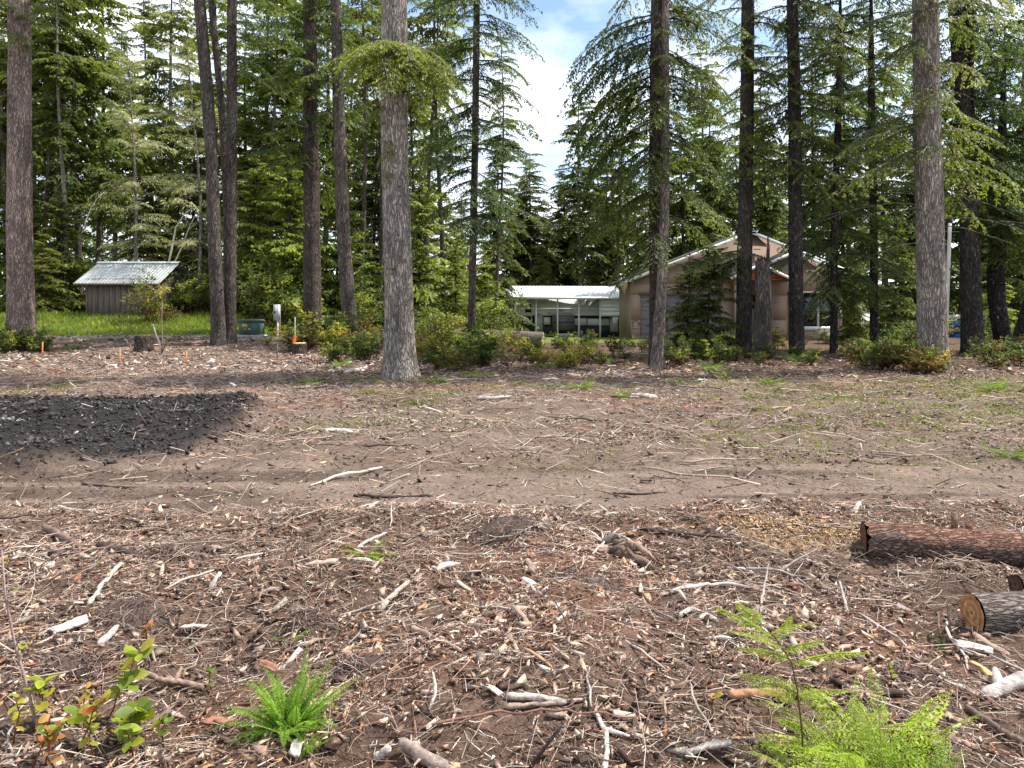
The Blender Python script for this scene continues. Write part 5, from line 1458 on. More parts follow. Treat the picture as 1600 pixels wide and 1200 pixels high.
def slabs():
    # splintered root slab in the middle right
    rng = np.random.RandomState(8); p = gpix(975, 872)
    t = thing('root_slab', 'splintered dark root slab sticking up in the litter beyond the middle', 'root', p)
    for q, (a_, b_, w_, col) in enumerate([((-.14, .07, .03), (.17, -.14, -.02), .042, (.17, .12, .09)), ((-.06, .06, .07), (.14, -.06, .05), .030, (.24, .165, .12)), ((-.10, .02, .02), (.05, -.06, .03), .034, (.12, .085, .068)),
                                           ((-.02, .05, .09), (.18, -.12, .02), .020, (.30, .22, .165)), ((-.13, .10, .05), (-.01, .03, .11), .026, (.25, .215, .19))]):
        a_, b_ = np.array(a_), np.array(b_); g = Geo(); m = 9; f = np.linspace(0, 1, m)[:, None]
        P = a_ + (b_ - a_) * f + np.array([0, 0, .03]) * np.sin(f * 3.1) + rng.normal(0, .006, (m, 3))
        g.tube(P, w_ * np.array([.25, .7, 1, .9, 1.05, .8, .85, .5, .12]), 6, np.array(col) * rng.uniform(.6, 1.3, (m * 6 + 2, 1)), bump=.42, rng=rng)
        part('slab', g, M['chip'], t)
    A = np.array([(-.12, .06, .05), (-.02, .02, .085), (.06, -.03, .07)])
    for q in range(9):
        a = A[rng.randint(0, 3)] + [0, .02, .02]; b = a + [rng.uniform(-.14, .08), rng.uniform(-.02, .08), rng.uniform(.0, .08)]
        g = Geo().tube([a, (a + b) / 2 + [0, 0, .01], b], [.008, .006, .001], 5, np.array(PAL[rng.choice([0, 6, 1])])); part('splinter', g, M['chip'], t)
    for px, py, L_, col, lab in [(300, 1000 - 12, .10, WHT, 'white bark scrap left of the fern clump by the red leaves'), (462, 1182, .10, (.46, .42, .385), 'white torn wood scrap below the fern clump'),
                                 (102, 990, .16, (.44, .40, .37), 'large white peeling bark slab near the left border'), (770, 1088, .08, WHT, 'frayed white bark scrap in the lower middle litter'),
                                 (1350 + 172, 1020, .12, (.46, .43, .40), 'flaky pale bark scrap below the sawn log end'), (1105, 1182, .14, (.46, .42, .38), 'white split wood scrap at the bottom border'),
                                 (335, 918, .10, (.46, .42, .38), 'white wood scrap above the dark hollow'), (420, 1050, .09, RED, 'red-brown bark block above the fern clump'),
                                 (585, 1010, .07, (.42, .22, .11), 'sawn orange knot block left of the diagonal branch'), (350, 1140, .12, RED, 'red rotten bark lump left of the fern clump'),
                                 (245, 1135, .09, BRN, 'dark short upright stub among the leafy sprigs'), (1535, 1055, .10, (.55, .34, .17), 'orange split wood piece left of the weathered limb')]:
        p = gpix(px, py); g = Geo(); m = 7; s = np.linspace(-.5, .5, m)
        V = []
        nx, ny = 8, 5; F = []
        for j in range(ny + 1):
            for i in range(nx + 1):
                a = i / nx - .5; b = j / ny - .5
                V.append((a * L_ * 1.25 * (1 + .25 * rng.normal() * (j in (0, ny))), b * L_ * .36 * (1 + .3 * rng.normal() * (i in (0, nx))), .10 * L_ * math.cos(a * 2.5) + .02 * L_ * rng.normal() + .03 * L_ * math.sin(b * 22)))
        k = len(V); V += [(v[0] * .95, v[1] * .95, v[2] - .09 * L_) for v in V]
        for j in range(ny):
            for i in range(nx):
                q = j * (nx + 1) + i; F += [(q, q + 1, q + nx + 2), (q, q + nx + 2, q + nx + 1), (k + q, k + q + nx + 2, k + q + 1), (k + q, k + q + nx + 1, k + q + nx + 2)]
        rim = [i for i in range(nx + 1)] + [(j) * (nx + 1) + nx for j in range(1, ny + 1)] + [ny * (nx + 1) + i for i in range(nx - 1, -1, -1)] + [j * (nx + 1) for j in range(ny - 1, 0, -1)]
        for a, b in zip(rim, rim[1:] + rim[:1]): F += [(a, k + a, k + b), (a, k + b, b)]
        g.add(V, F, np.array(col))
        o = part('wood_scrap', g, M['chip'], loc=p + [0, 0, .025]); o.rotation_euler = (rng.normal(0, .25) + .25, rng.normal(0, .25), rng.uniform(0, 6.28)); tag(o, lab, 'wood scrap')


slabs()


def root_clumps():  # root tangles and dark clods that also paint in the shade of litter hollows
    for i, (px, py, r, h, lab) in enumerate([(205, 958, .17, .075, 'dark matted root clump behind the white bark scrap'), (905, 905, .20, .06, 'dark matted root clump below the splintered root slab'),
                                             (488, 975, .13, .08, 'tangled root clump left of the crooked pale root'), (562, 1045, .12, .06, 'dark root clump left of the diagonal branch'),
                                             (800, 822, .24, .09, 'low matted root mound at the edge of the track'), (300, 862, .20, .06, 'reddish root clump right of the dark branch piece'),
                                             (1030, 960, .15, .05, 'dark root clump left of the pale bent root piece'), (110, 1040, .14, .06, 'dark root clump below the large white bark slab'),
                                             (1420, 1120 - 60, .14, .05, 'dark root clump right behind the bright bracken clump')]):
        rng = np.random.RandomState(700 + i); p = gpix(px, py); g = Geo(); n = 110
        for q in range(n):
            a = rng.uniform(0, 6.28); rr = r * math.sqrt(rng.rand()); c = np.array([rr * math.cos(a) * 1.3, rr * math.sin(a) * .8, h * (1 - (rr / r) ** 2) * rng.uniform(.5, 1.1)])
            L_ = rng.uniform(.04, .14); az = rng.uniform(0, 6.28); s_ = np.linspace(-.5, .5, 5)
            P = c + np.stack([s_ * L_ * math.cos(az), s_ * L_ * math.sin(az), -.6 * L_ * s_ ** 2 + .02 * rng.normal() * s_], 1) + rng.normal(0, .006, (5, 3))
            g.tube(P, np.linspace(1, .5, 5) * rng.uniform(.0012, .0045), 3, PAL[rng.choice([2, 3, 4, 4, 3, 8, 6, 1])] * rng.uniform(.5, 1.0), cap=False)
        t = thing('root_clump', lab, 'roots', p)
        part('roots', g, M['chip'], t)
        m = Geo(); nn = 9; V = []; F = []
        for j in range(nn):
            for k in range(nn):
                u, v = j / (nn - 1) * 2 - 1, k / (nn - 1) * 2 - 1
                x_, y_ = p[0] + u * r * 1.3, p[1] + v * r * .85
                V.append((u * r * 1.3, v * r * .85, float(height(x_, y_)) - p[2] - .012 + h * .85 * max(0, 1 - u * u - v * v) * rng.uniform(.6, 1.1)))
        for j in range(nn - 1):
            for k in range(nn - 1):
                q = j * nn + k; F += [(q, q + nn, q + nn + 1), (q, q + nn + 1, q + 1)]
        part('soil_clod', m.add(V, F, np.array((.07, .05, .042))), M['chip'], t)


root_clumps()


# ------------------------------------------------------------------ logs
def log(name, label, A, B, r, bark, end, seed, endcol=(.45, .26, .12), knots=(), sides=26, rag=.0, peel=None):
    A = np.array(A, float); B = np.array(B, float); rng = np.random.RandomState(seed)
    t = thing(name, label, 'log', A)
    ln = np.linalg.norm(B - A); ax = (B - A) / ln; n = int(ln / .05) + 2
    s = np.linspace(0, ln, n); up = np.array([0, 0, 1.0]); sd = np.cross(ax, up); sd /= np.linalg.norm(sd); up2 = np.cross(sd, ax)
    th = np.arange(sides) * 2 * math.pi / sides
    S, TH = np.meshgrid(s, th, indexing='ij')
    rr = r * (1 + .10 * fbm(np.cos(TH) * 2 + seed, S * 2.2 + np.sin(TH) * 2, 3) + .13 * fbm(np.cos(TH) * 7 + seed, S * 7 + np.sin(TH) * 7, 4))
    if rag:
        S = S + (rag * rng.normal(0, 1, sides) * (np.arange(n) == 0)[:, None])
    V = (S[..., None] * ax + (np.cos(TH) * rr)[..., None] * sd + (np.sin(TH) * rr)[..., None] * up2).reshape(-1, 3)
    C = np.ones((n * sides, 3))
    if peel is not None:
        m = (fbm(S.ravel() * 2.5 + 3, TH.ravel() * 1.2, 3) + .35 * np.sin(TH.ravel())) > peel
        C[m] = np.array([1.4, 1.1, .98]) * rng.uniform(.8, 1.15, (m.sum(), 1))
    i = np.arange(n - 1)[:, None] * sides; j = np.arange(sides)[None]; k = (j + 1) % sides
    a = (i + j).ravel(); b = (i + k).ravel(); c = (i + sides + k).ravel(); e = (i + sides + j).ravel()
    g = Geo().add(V, np.concatenate([np.stack([a, b, c], 1), np.stack([a, c, e], 1)]), C)
    part('log_bark', g, LOGBARK, t, bark, True)
    for at, sgn in ((0, -1), (ln, 1)):
        P = np.array([ax * (at - .004 * sgn * -1), ax * (at + .006 * sgn)])
        # rings of the end: inner wood and bark rim
        V = []; F = []; C = []
        m = 7
        for q in range(m + 1):
            for w in range(sides):
                rad = r * 1.0 * q / m * (1 + .05 * math.sin(w * 2.1 + seed)); p = ax * (at + sgn * (.006 + .006 * rng.rand())) + sd * math.cos(th[w]) * rad + up2 * math.sin(th[w]) * rad
                V.append(p); C.append(np.array(endcol) * (1.1 - .35 * (q / m) ** 3) * rng.uniform(.85, 1.1))
        for q in range(m):
            for w in range(sides):
                x_, y_ = q * sides + w, q * sides + (w + 1) % sides; F += [(x_, y_, y_ + sides), (x_, y_ + sides, x_ + sides)]
        part('sawn_end', Geo().add(V, F, C), M['cut'], t)
    for (f, a_, rad, hh, col) in knots:
        p = ax * f * ln; dv = sd * math.cos(R(a_)) + up2 * math.sin(R(a_))
        g = Geo().tube([p + dv * r * .8, p + dv * (r + hh)], [rad * 1.25, rad], 10, np.array(col), bump=.1, rng=rng)
        part('branch_stub', g, M['cut'], t)
    return t


ra = .112
LOGBARK = mat_bark((0.2, 1, 1), 'log_bark', .12, 2.4)
A = gpix(1362, 872); B0 = gpix(1600, 889); dr = (B0 - A) / np.linalg.norm(B0 - A)
za = A[2] + ra * .80
log('long_log', 'long reddish-brown log lying beside the orange sawdust', (A[0], A[1] + .09, za), tuple(np.array([A[0], A[1] + .09, za]) + np.array([dr[0], dr[1] * .9, .0]) * 2.6), ra, (0.150, 0.112, 0.096), True, 5,
    (.13, .07, .045), ((.20, 95, .016, .09, (.17, .11, .08)), (.235, 110, .02, .03, (.16, .08, .05))), 30, .010, .22)
rb = .092
A = gpix(1516, 992); A[0] = PX(1521, A[1] + .07); zb_ = A[2] + rb * .85
log('sawn_log', 'log with a clean orange sawn end facing the bracken fern', (A[0], A[1] + .07, zb_), (A[0] + 2.2, A[1] + .16, zb_ + .03), rb, (0.20, 0.175, 0.16), True, 6, (.42, .235, .115), (), 28, 0, .5)
rc = .075
dc = 3.98; xc = PX(1589, dc); zc_ = PZ(914, dc)
log('short_log', 'dark log end poking in at the right border above the sawn log', (xc, dc, zc_), (xc + 1.8, dc + .12, zc_ + .02), .055, (0.12, 0.09, 0.08), True, 7, (.10, .06, .045))
d = 31.5
x0 = PX(700, d); x1 = PX(848, d); zc_ = float(height(x1, d)) + .27
log('fallen_log', 'big grey fallen log lying in the brush left of the carport', (x0, d + .9, zc_ + .1), (x1, d, zc_), .31, (0.24, 0.21, 0.19), True, 8, (.50, .42, .33))


# ------------------------------------------------------------------ leafy undergrowth
def leaf_quads(rng, B, D, ln, w, fold=.25):
    n = len(B); D = D / np.linalg.norm(D, axis=1)[:, None]
    U = rng.normal(0, .5, (n, 3)); U[:, 2] += 1; S = np.cross(D, U); S /= np.linalg.norm(S, axis=1)[:, None] + 1e-9; N = np.cross(S, D)
    V = np.stack([B, B + D * (ln * .42)[:, None] + S * w[:, None] + N * (w * fold)[:, None], B + D * ln[:, None] - N * (ln * .12)[:, None], B + D * (ln * .42)[:, None] - S * w[:, None] + N * (w * fold)[:, None]], 1).reshape(-1, 3)
    k = np.arange(n) * 4
    return V, np.concatenate([np.stack([k, k + 1, k + 2], 1), np.stack([k, k + 2, k + 3], 1)])


def make_shrub(seed, H, W, nst, nl, ls, pal, lwf=.28, up=.5):
    rng = np.random.RandomState(seed); gs, gl = Geo(), Geo(); pal = np.array(pal)
    tips = []
    for i in range(nst):
        az = rng.uniform(0, 6.28); rr = W * .5 * math.sqrt(rng.rand()); h = H * rng.uniform(.5, 1.05) * (1 - .35 * rr / (W * .5))
        b = np.array([rng.normal(0, .08 * W), rng.normal(0, .08 * W), -.05]); e = np.array([rr * math.cos(az), rr * math.sin(az), h])
        s = np.linspace(0, 1, 6)[:, None]; P = b + (e - b) * s + np.array([0, 0, .12 * h]) * np.sin(s * 3.14); P[1:-1] += rng.normal(0, .03 * H, (4, 3))
        gs.tube(P, np.linspace(.011, .003, 6), 4, np.array((.9, .7, .55)), cap=False)
        hue = pal[rng.randint(len(pal))]
        for q in range(4):
            j = rng.randint(2, 6); l2 = rng.uniform(.15, .4) * H; dv = rng.normal(0, 1, 3); dv[2] = abs(dv[2]) * up; dv /= np.linalg.norm(dv)
            Q = P[j] + dv * np.linspace(0, l2, 4)[:, None]
            gs.tube(Q, np.linspace(.005, .002, 4), 3, np.array((.9, .7, .55)), cap=False)
            m = max(3, nl // (nst * 4)); t = rng.rand(m)[:, None]
            B = Q[0] + (Q[-1] - Q[0]) * t + rng.normal(0, .02 * H, (m, 3)); D = rng.normal(0, 1, (m, 3)); D[:, 2] = D[:, 2] * .5 + .1; D += dv
            ln = ls * rng.uniform(.6, 1.3, m); V, F = leaf_quads(rng, B, D, ln, ln * lwf)
            C = hue * rng.uniform(.6, 1.35, (m, 1)) * (.9 + .2 * t)
            gl.add(V, F, np.repeat(C, 4, axis=0))
    return gs.mesh('stem', True), gl.mesh('foliage')


G1, G2, G3 = (.060, .088, .022), (.115, .145, .030), (.20, .215, .042); RU, OR, YL, GD, SG = (.125, .078, .036), (.20, .135, .045), (.24, .21, .04), (.028, .045, .016), (.13, .125, .075)
SHR = {
    'green': make_shrub(51, .95, 1.3, 16, 1500, .075, [G1, G1, G2, G2, G3, GD]), 'yellow': make_shrub(52, .9, 1.2, 15, 1300, .07, [G2, G3, YL, G3, OR]),
    'rust': make_shrub(53, .85, 1.2, 15, 1200, .06, [RU, OR, G2, RU, YL, G1]), 'dark': make_shrub(54, .95, 1.4, 17, 1700, .07, [GD, GD, G1, G1, RU]),
    'tall': make_shrub(55, 1.9, 1.6, 20, 1900, .085, [G1, G2, G2, G3, SG]), 'dead': make_shrub(56, .8, 1.3, 18, 500, .05, [SG, (.2, .16, .12), RU]),
    'small': make_shrub(57, .4, .55, 9, 420, .055, [G2, G3, YL, G3]),
}


def fern_frond(rng, Ln, W, n=20, arch=.35, rise=.7, lobes=5, lw=.16, tip=.85):
    """a feathered frond along +X rising then arching over, each side leaflet cut into lobes"""
    g = Geo(); s = np.linspace(.06, 1, n)
    A = np.stack([Ln * s, .03 * Ln * np.sin(s * 4 + rng.uniform(0, 6)), Ln * (rise * s - arch * s ** 2)], 1)
    B = []; D = []; LNs = []; C = []
    tan = np.gradient(A, axis=0); tan /= np.linalg.norm(tan, axis=1)[:, None]
    side = np.cross(tan, [0, 0, 1.0]); side /= np.linalg.norm(side, axis=1)[:, None]
    base = np.array([.21, .29, .038])
    for i in range(n):
        wl = W * min(1, (s[i] * 5 + .2)) * (1.02 - s[i]) ** tip * rng.uniform(.85, 1.1)
        for sd in (-1, 1):
            dv = side[i] * sd + tan[i] * rng.uniform(.35, .6) + [0, 0, -.12]; dv /= np.linalg.norm(dv)
            m = max(2, int(lobes * min(1, wl / W * 1.4)))
            q = (np.arange(m) + .3) / m
            for hs in (-1, 1):
                b = A[i] + dv * (wl * q)[:, None] + np.array([0, 0, -.18]) * wl * (q ** 2)[:, None]
                dd = np.tile(dv, (m, 1)) + tan[i] * hs * 1.0
                B.append(b); D.append(dd); LNs.append(wl / m * 1.55 * (1.1 - .5 * q)); C.append(base * rng.uniform(.75, 1.25) * np.ones((m, 1)) * (1 + .25 * q[:, None]))
    B = np.concatenate(B); D = np.concatenate(D); LNs = np.concatenate(LNs); C = np.concatenate(C)
    V, F = leaf_quads(np.random.RandomState(1), B, D, LNs, LNs * lw * 1.6, .1)
    g.add(V, F, np.repeat(C, 4, axis=0))
    g.tube(np.concatenate([[[0, 0, 0]], A]), np.linspace(.006, .0015, n + 1) * max(.5, Ln), 4, base * np.array([1.0, .8, .9]), cap=False)
    return g


FRM = [fern_frond(np.random.RandomState(60 + q), 1.0, .20 + .03 * (q % 3), 18, .45 + .1 * (q % 2), .75 - .12 * (q % 3), 6, .12) for q in range(5)]
FRM = [g.mesh('frond') for g in FRM]
for me in FRM: me.materials.append(M['fern'])


FRG = [fern_frond(np.random.RandomState(80 + q), 1.0, .13 + .02 * (q % 2), 26, .55 + .25 * (q % 3), 1.45 - .2 * (q % 3), 3, .11) for q in range(4)]
FRG = [g.mesh('frond') for g in FRG]
for me in FRG: me.materials.append(M['fern'])


def fern_clump(label, x, y, size, n, group=None, tint=(1, 1, 1), seed=0, name='fern', spread=1.0, src=None):
    rng = np.random.RandomState(seed + 900)
    t = thing(name, label, 'fern', (x, y, float(height(x, y)) - .01), group)
    for i in range(n):
        o = part('frond', (src or FRM)[rng.randint(len(src or FRM))], M['fern'], t, tuple(np.array(tint) * rng.uniform(.8, 1.2)))
        s = size * rng.uniform(.65, 1.15); o.scale = (s * spread, s, s); o.rotation_euler = (rng.normal(0, .15), rng.uniform(-.45, .25), i * 2.4 + rng.uniform(-.4, .4))
        o.location = (rng.normal(0, .03 * size), rng.normal(0, .03 * size), 0)
    return t


def shrub(kind, px, d, sc, label, group, tint=(1, 1, 1), zs=1.0):
    x = PX(px, d); t = thing('shrub', label, 'shrub', (x, d, float(height(x, d)) - .02), group, RNG.uniform(0, 6.28)); t.scale = (sc, sc, sc * zs)
    a, b = SHR[kind]
    part('stem', a, M['bark'], t, (.16, .11, .08)); part('foliage', b, M['leaf'], t, tint)
    return t


for k_, (a, b) in SHR.items():
    a.materials.append(M['bark']); b.materials.append(M['leaf'])


def undergrowth():
    rng = np.random.RandomState(123)
    bands = [  # px range, distance range, count, kinds, label, group, scale range
        ((-30, 75), (25.5, 28.5), 11, ['rust', 'green', 'yellow', 'green'], 'low bush around the foot of the thick leftmost trunk', 'bushes at the leftmost trunk', (.6, 1.1)),
        ((372, 420), (27.5, 31), 6, ['green', 'yellow', 'tall'], 'bush beside the green utility box', 'bushes by the utility box', (.6, .95)),
        ((420, 590), (21, 25), 16, ['green', 'dark', 'yellow', 'green', 'small'], 'low bush around the yellow-topped stump', 'bushes around the yellow-topped stump', (.55, .9)),
        ((430, 600), (26, 33), 20, ['rust', 'yellow', 'green', 'rust', 'dead', 'green'], 'bush in the brush between the dark trunks and the largest trunk', 'bushes behind the yellow-topped stump', (.8, 1.3)),
        ((385, 470), (34, 38), 11, ['tall', 'tall', 'green', 'yellow'], 'tall leafy bush behind the meter box', 'tall bushes behind the meter box', (1.0, 1.6)),
        ((640, 760), (18, 22), 11, ['rust', 'green', 'green', 'dead', 'yellow'], 'low bush just right of the largest trunk', 'bushes right of the largest trunk', (.6, .95)),
        ((640, 800), (24, 31), 18, ['rust', 'green', 'yellow', 'dead', 'tall'], 'bush behind the thin dark trunk', 'bushes behind the thin dark trunk', (.7, 1.1)),
        ((760, 1010), (18.5, 23), 17, ['green', 'green', 'green', 'yellow', 'small', 'dead'], 'low bush in the belt in front of the carport', 'bushes in front of the carport', (.35, .75)),
        ((800, 1010), (24, 30), 9, ['green', 'yellow', 'dark'], 'bush in the back of the belt before the carport', 'bushes nearer the carport', (.5, .75)),
        ((1040, 1150), (19, 23.5), 9, ['green', 'yellow', 'dark', 'green'], 'low bush in front of the tarp-covered garage opening', 'bushes in front of the garage opening', (.5, .9)),
        ((1000, 1330), (26, 34), 12, ['dark', 'green', 'green', 'small'], 'dark bush in the shade along the house front', 'shaded bushes along the house front', (.6, .95)),
        ((1150, 1340), (20, 24), 8, ['dark', 'green', 'dark', 'dead'], 'low dark bush at the feet of the trunks before the porch', 'bushes before the porch', (.4, .7)),
        ((1340, 1440), (18.5, 22), 11, ['rust', 'dark', 'green', 'rust', 'yellow'], 'reddish-green bush left of the thick right trunk', 'bushes left of the thick right trunk', (.7, 1.1)),
        ((1438, 1468), (17.6, 18.3), 4, ['rust', 'yellow', 'rust'], 'rust-coloured bush at the foot of the thick right trunk', 'bushes at the foot of the thick right trunk', (.6, .85)),
        ((1480, 1640), (18.5, 24), 14, ['green', 'dark', 'rust', 'dark', 'small'], 'low bush under the dark trunks at the right', 'bushes under the dark right trunks', (.5, .85)),
        ((60, 330), (38, 44), 14, ['dark', 'green', 'rust'], 'bush growing around the shed walls', 'bushes around the shed', (.9, 1.5)),
        ((1380, 1640), (30, 44), 16, ['green', 'dark', 'yellow', 'tall'], 'bush far behind the dark right trunks', 'bushes far behind the right trunks', (.9, 1.4)),
        ((560, 800), (33, 42), 16, ['green', 'yellow', 'tall', 'tall'], 'sunlit bush deep behind the thin dark trunk', 'sunlit bushes deep in the middle woods', (.9, 1.5)),
        ((240, 400), (36.5, 41), 10, ['tall', 'green', 'dark'], 'tall bush between the shed and the paired trunks', 'bushes right of the shed', (.9, 1.5)),
    ]
    for (a, b), (d0, d1), n, kinds, lab, grp, (s0, s1) in bands:
        for i in range(n):
            px = a + (b - a) * (i + rng.rand()) / n; d = rng.uniform(d0, d1)
            if 236 > px > 130 and d < 41 and d > 35.5: continue
            if 1466 < px < 1514 and d > 18.4: continue
            if (440 < px < 498 and d < 25.5) or (368 < px < 414 and d < 30.7) or (424 < px < 448 and d < 31.5): continue
            q = rng.uniform(1.05, 1.8)
            shrub(kinds[rng.randint(len(kinds))], px, d, rng.uniform(s0 * .7, s1 * 1.15), lab + ', ' + ORD[i] + ' from the left', grp, (q * rng.uniform(.9, 1.1), q, q * .95))
    # the greyish bush before the shed wall
    shrub('tall', 232, 34.6, 1.25, 'grey-green lichen-dusted bush growing before the right end of the shed', None, (2.0, 1.6, 1.9), 1.15)
    shrub('dead', 262, 34.9, 1.3, 'dead grey brush beside the lichen-dusted bush', None, (1.8, 1.7, 1.6))
    # ferns along the belt
    for px, py, sz, n, lab in [(485, 602, .55, 9, 'green fern on the litter before the yellow-topped stump'), (910, 608, .5, 9, 'pale green fern in the middle of the cleared edge'), (975, 620, .55, 8, 'fern beside the pale log slab at the cleared edge'),
                               (745, 590, .6, 9, 'fern right of the foot of the largest trunk'), (1110, 578, .8, 11, 'bright fern before the garage opening'), (1128, 562, .7, 9, 'bright fern close to the dark straight trunk'),
                               (1580, 715, .45, 8, 'bright weed fern on the cleared ground at the right border'), (1245, 566, .8, 9, 'fern at the foot of the knobbly dark trunk'), (1130, 590, .6, 8, 'low fern at the cleared edge under the garage opening'),
                               (115, 545, .8, 8, 'fern on the litter right of the thick leftmost trunk'), (1550, 610, .7, 9, 'fern on the edge right of the thick right trunk'), (850, 575, .7, 9, 'fern in the belt left of the carport posts'),
                               (1200, 600, .55, 7, 'small fern below the broken snag'), (680, 600, .6, 9, 'fern at the right root of the largest trunk'), (700, 575, .7, 9, 'fern among the rusty bushes right of the largest trunk'), (530, 575, .8, 9, 'fern left of the largest trunk')]:
        p = gpix(px, py); fern_clump(lab, p[0], p[1], sz * .72, n * 2, None, (.7, .75, .75), int(px))
    # grass of the bank
    g = Geo(); n = 17000; d = rng.uniform(31.0, 37.0, n); x = d * rng.uniform(-.76, -.30, n)
    k = (x / d < -.36) | (rng.rand(n) < .3); x, d = x[k], d[k]; n = len(x)
    h = rng.uniform(.10, .30, n) * (1 + .8 * fbm(x * .8, d * .8, 3)); w = rng.uniform(.010, .026, n); a = rng.uniform(0, 6.28, n); z = height(x, d)
    lx, ly = rng.normal(0, .12, n), rng.normal(0, .12, n)
    B = np.stack([x, d, z - .02], 1); S = np.stack([np.cos(a) * w, np.sin(a) * w, 0 * w], 1); T = np.stack([x + lx, d + ly, z + h], 1)
    Mi = (B + T) / 2 + np.stack([-lx * .2, -ly * .2, .08 * h], 1)
    V = np.stack([B - S, B + S, Mi + S * .8, Mi - S * .8, T], 1).reshape(-1, 3); q = np.arange(n) * 5
    F = np.concatenate([np.stack([q, q + 1, q + 2], 1), np.stack([q, q + 2, q + 3], 1), np.stack([q + 3, q + 2, q + 4], 1)])
    C = np.array([.175, .235, .036]) * rng.uniform(.65, 1.4, (n, 1)) * (1 + .7 * fbm(x * .6, d * .6 + 9, 3))[:, None]; C[rng.rand(n) < .10] = (.32, .28, .12)
    o = part('grass', g.add(V, F, np.repeat(C, 5, axis=0)), M['leaf']); tag(o, 'bright green grass on the bank before the shed', 'grass', kind='stuff')
    # low weeds on the cleared ground
    g = Geo(); cl = 1300
    cx = rng.uniform(-1, 1, cl); cyy = np.sqrt(rng.uniform(6.6 ** 2, 17 ** 2, cl)); cx = cx * cyy * .85
    keep = (fbm(cx * .45 + 9, cyy * .6, 3) + .26 * sm(-1, 4, cx) > .10) & (burn_mask(cx, cyy) < .2)
    cx, cyy = cx[keep], cyy[keep]
    for a, b in zip(cx, cyy):
        m = rng.randint(24, 70); s = rng.uniform(.06, .25); bx = a + rng.normal(0, s, m); by = b + rng.normal(0, s, m)
        Bq = np.stack([bx, by, height(bx, by) + .005], 1); D = rng.normal(0, .6, (m, 3)); D[:, 2] = rng.uniform(.15, 1.2, m); ln = rng.uniform(.025, .07, m) * (.45 + .55 * sm(6.5, 11, b))
        V, F = leaf_quads(rng, Bq, D, ln, ln * rng.uniform(.10, .24)); hue = np.array([[.13, .17, .04], [.20, .21, .06], [.09, .12, .035], [.25, .24, .10]][rng.randint(4)])
        g.add(V, F, np.repeat(hue * rng.uniform(.7, 1.3, (m, 1)), 4, axis=0))
    o = part('weeds', g, M['leaf']); tag(o, 'sparse low weeds sprouting on the cleared ground', 'weeds', kind='stuff')


undergrowth()


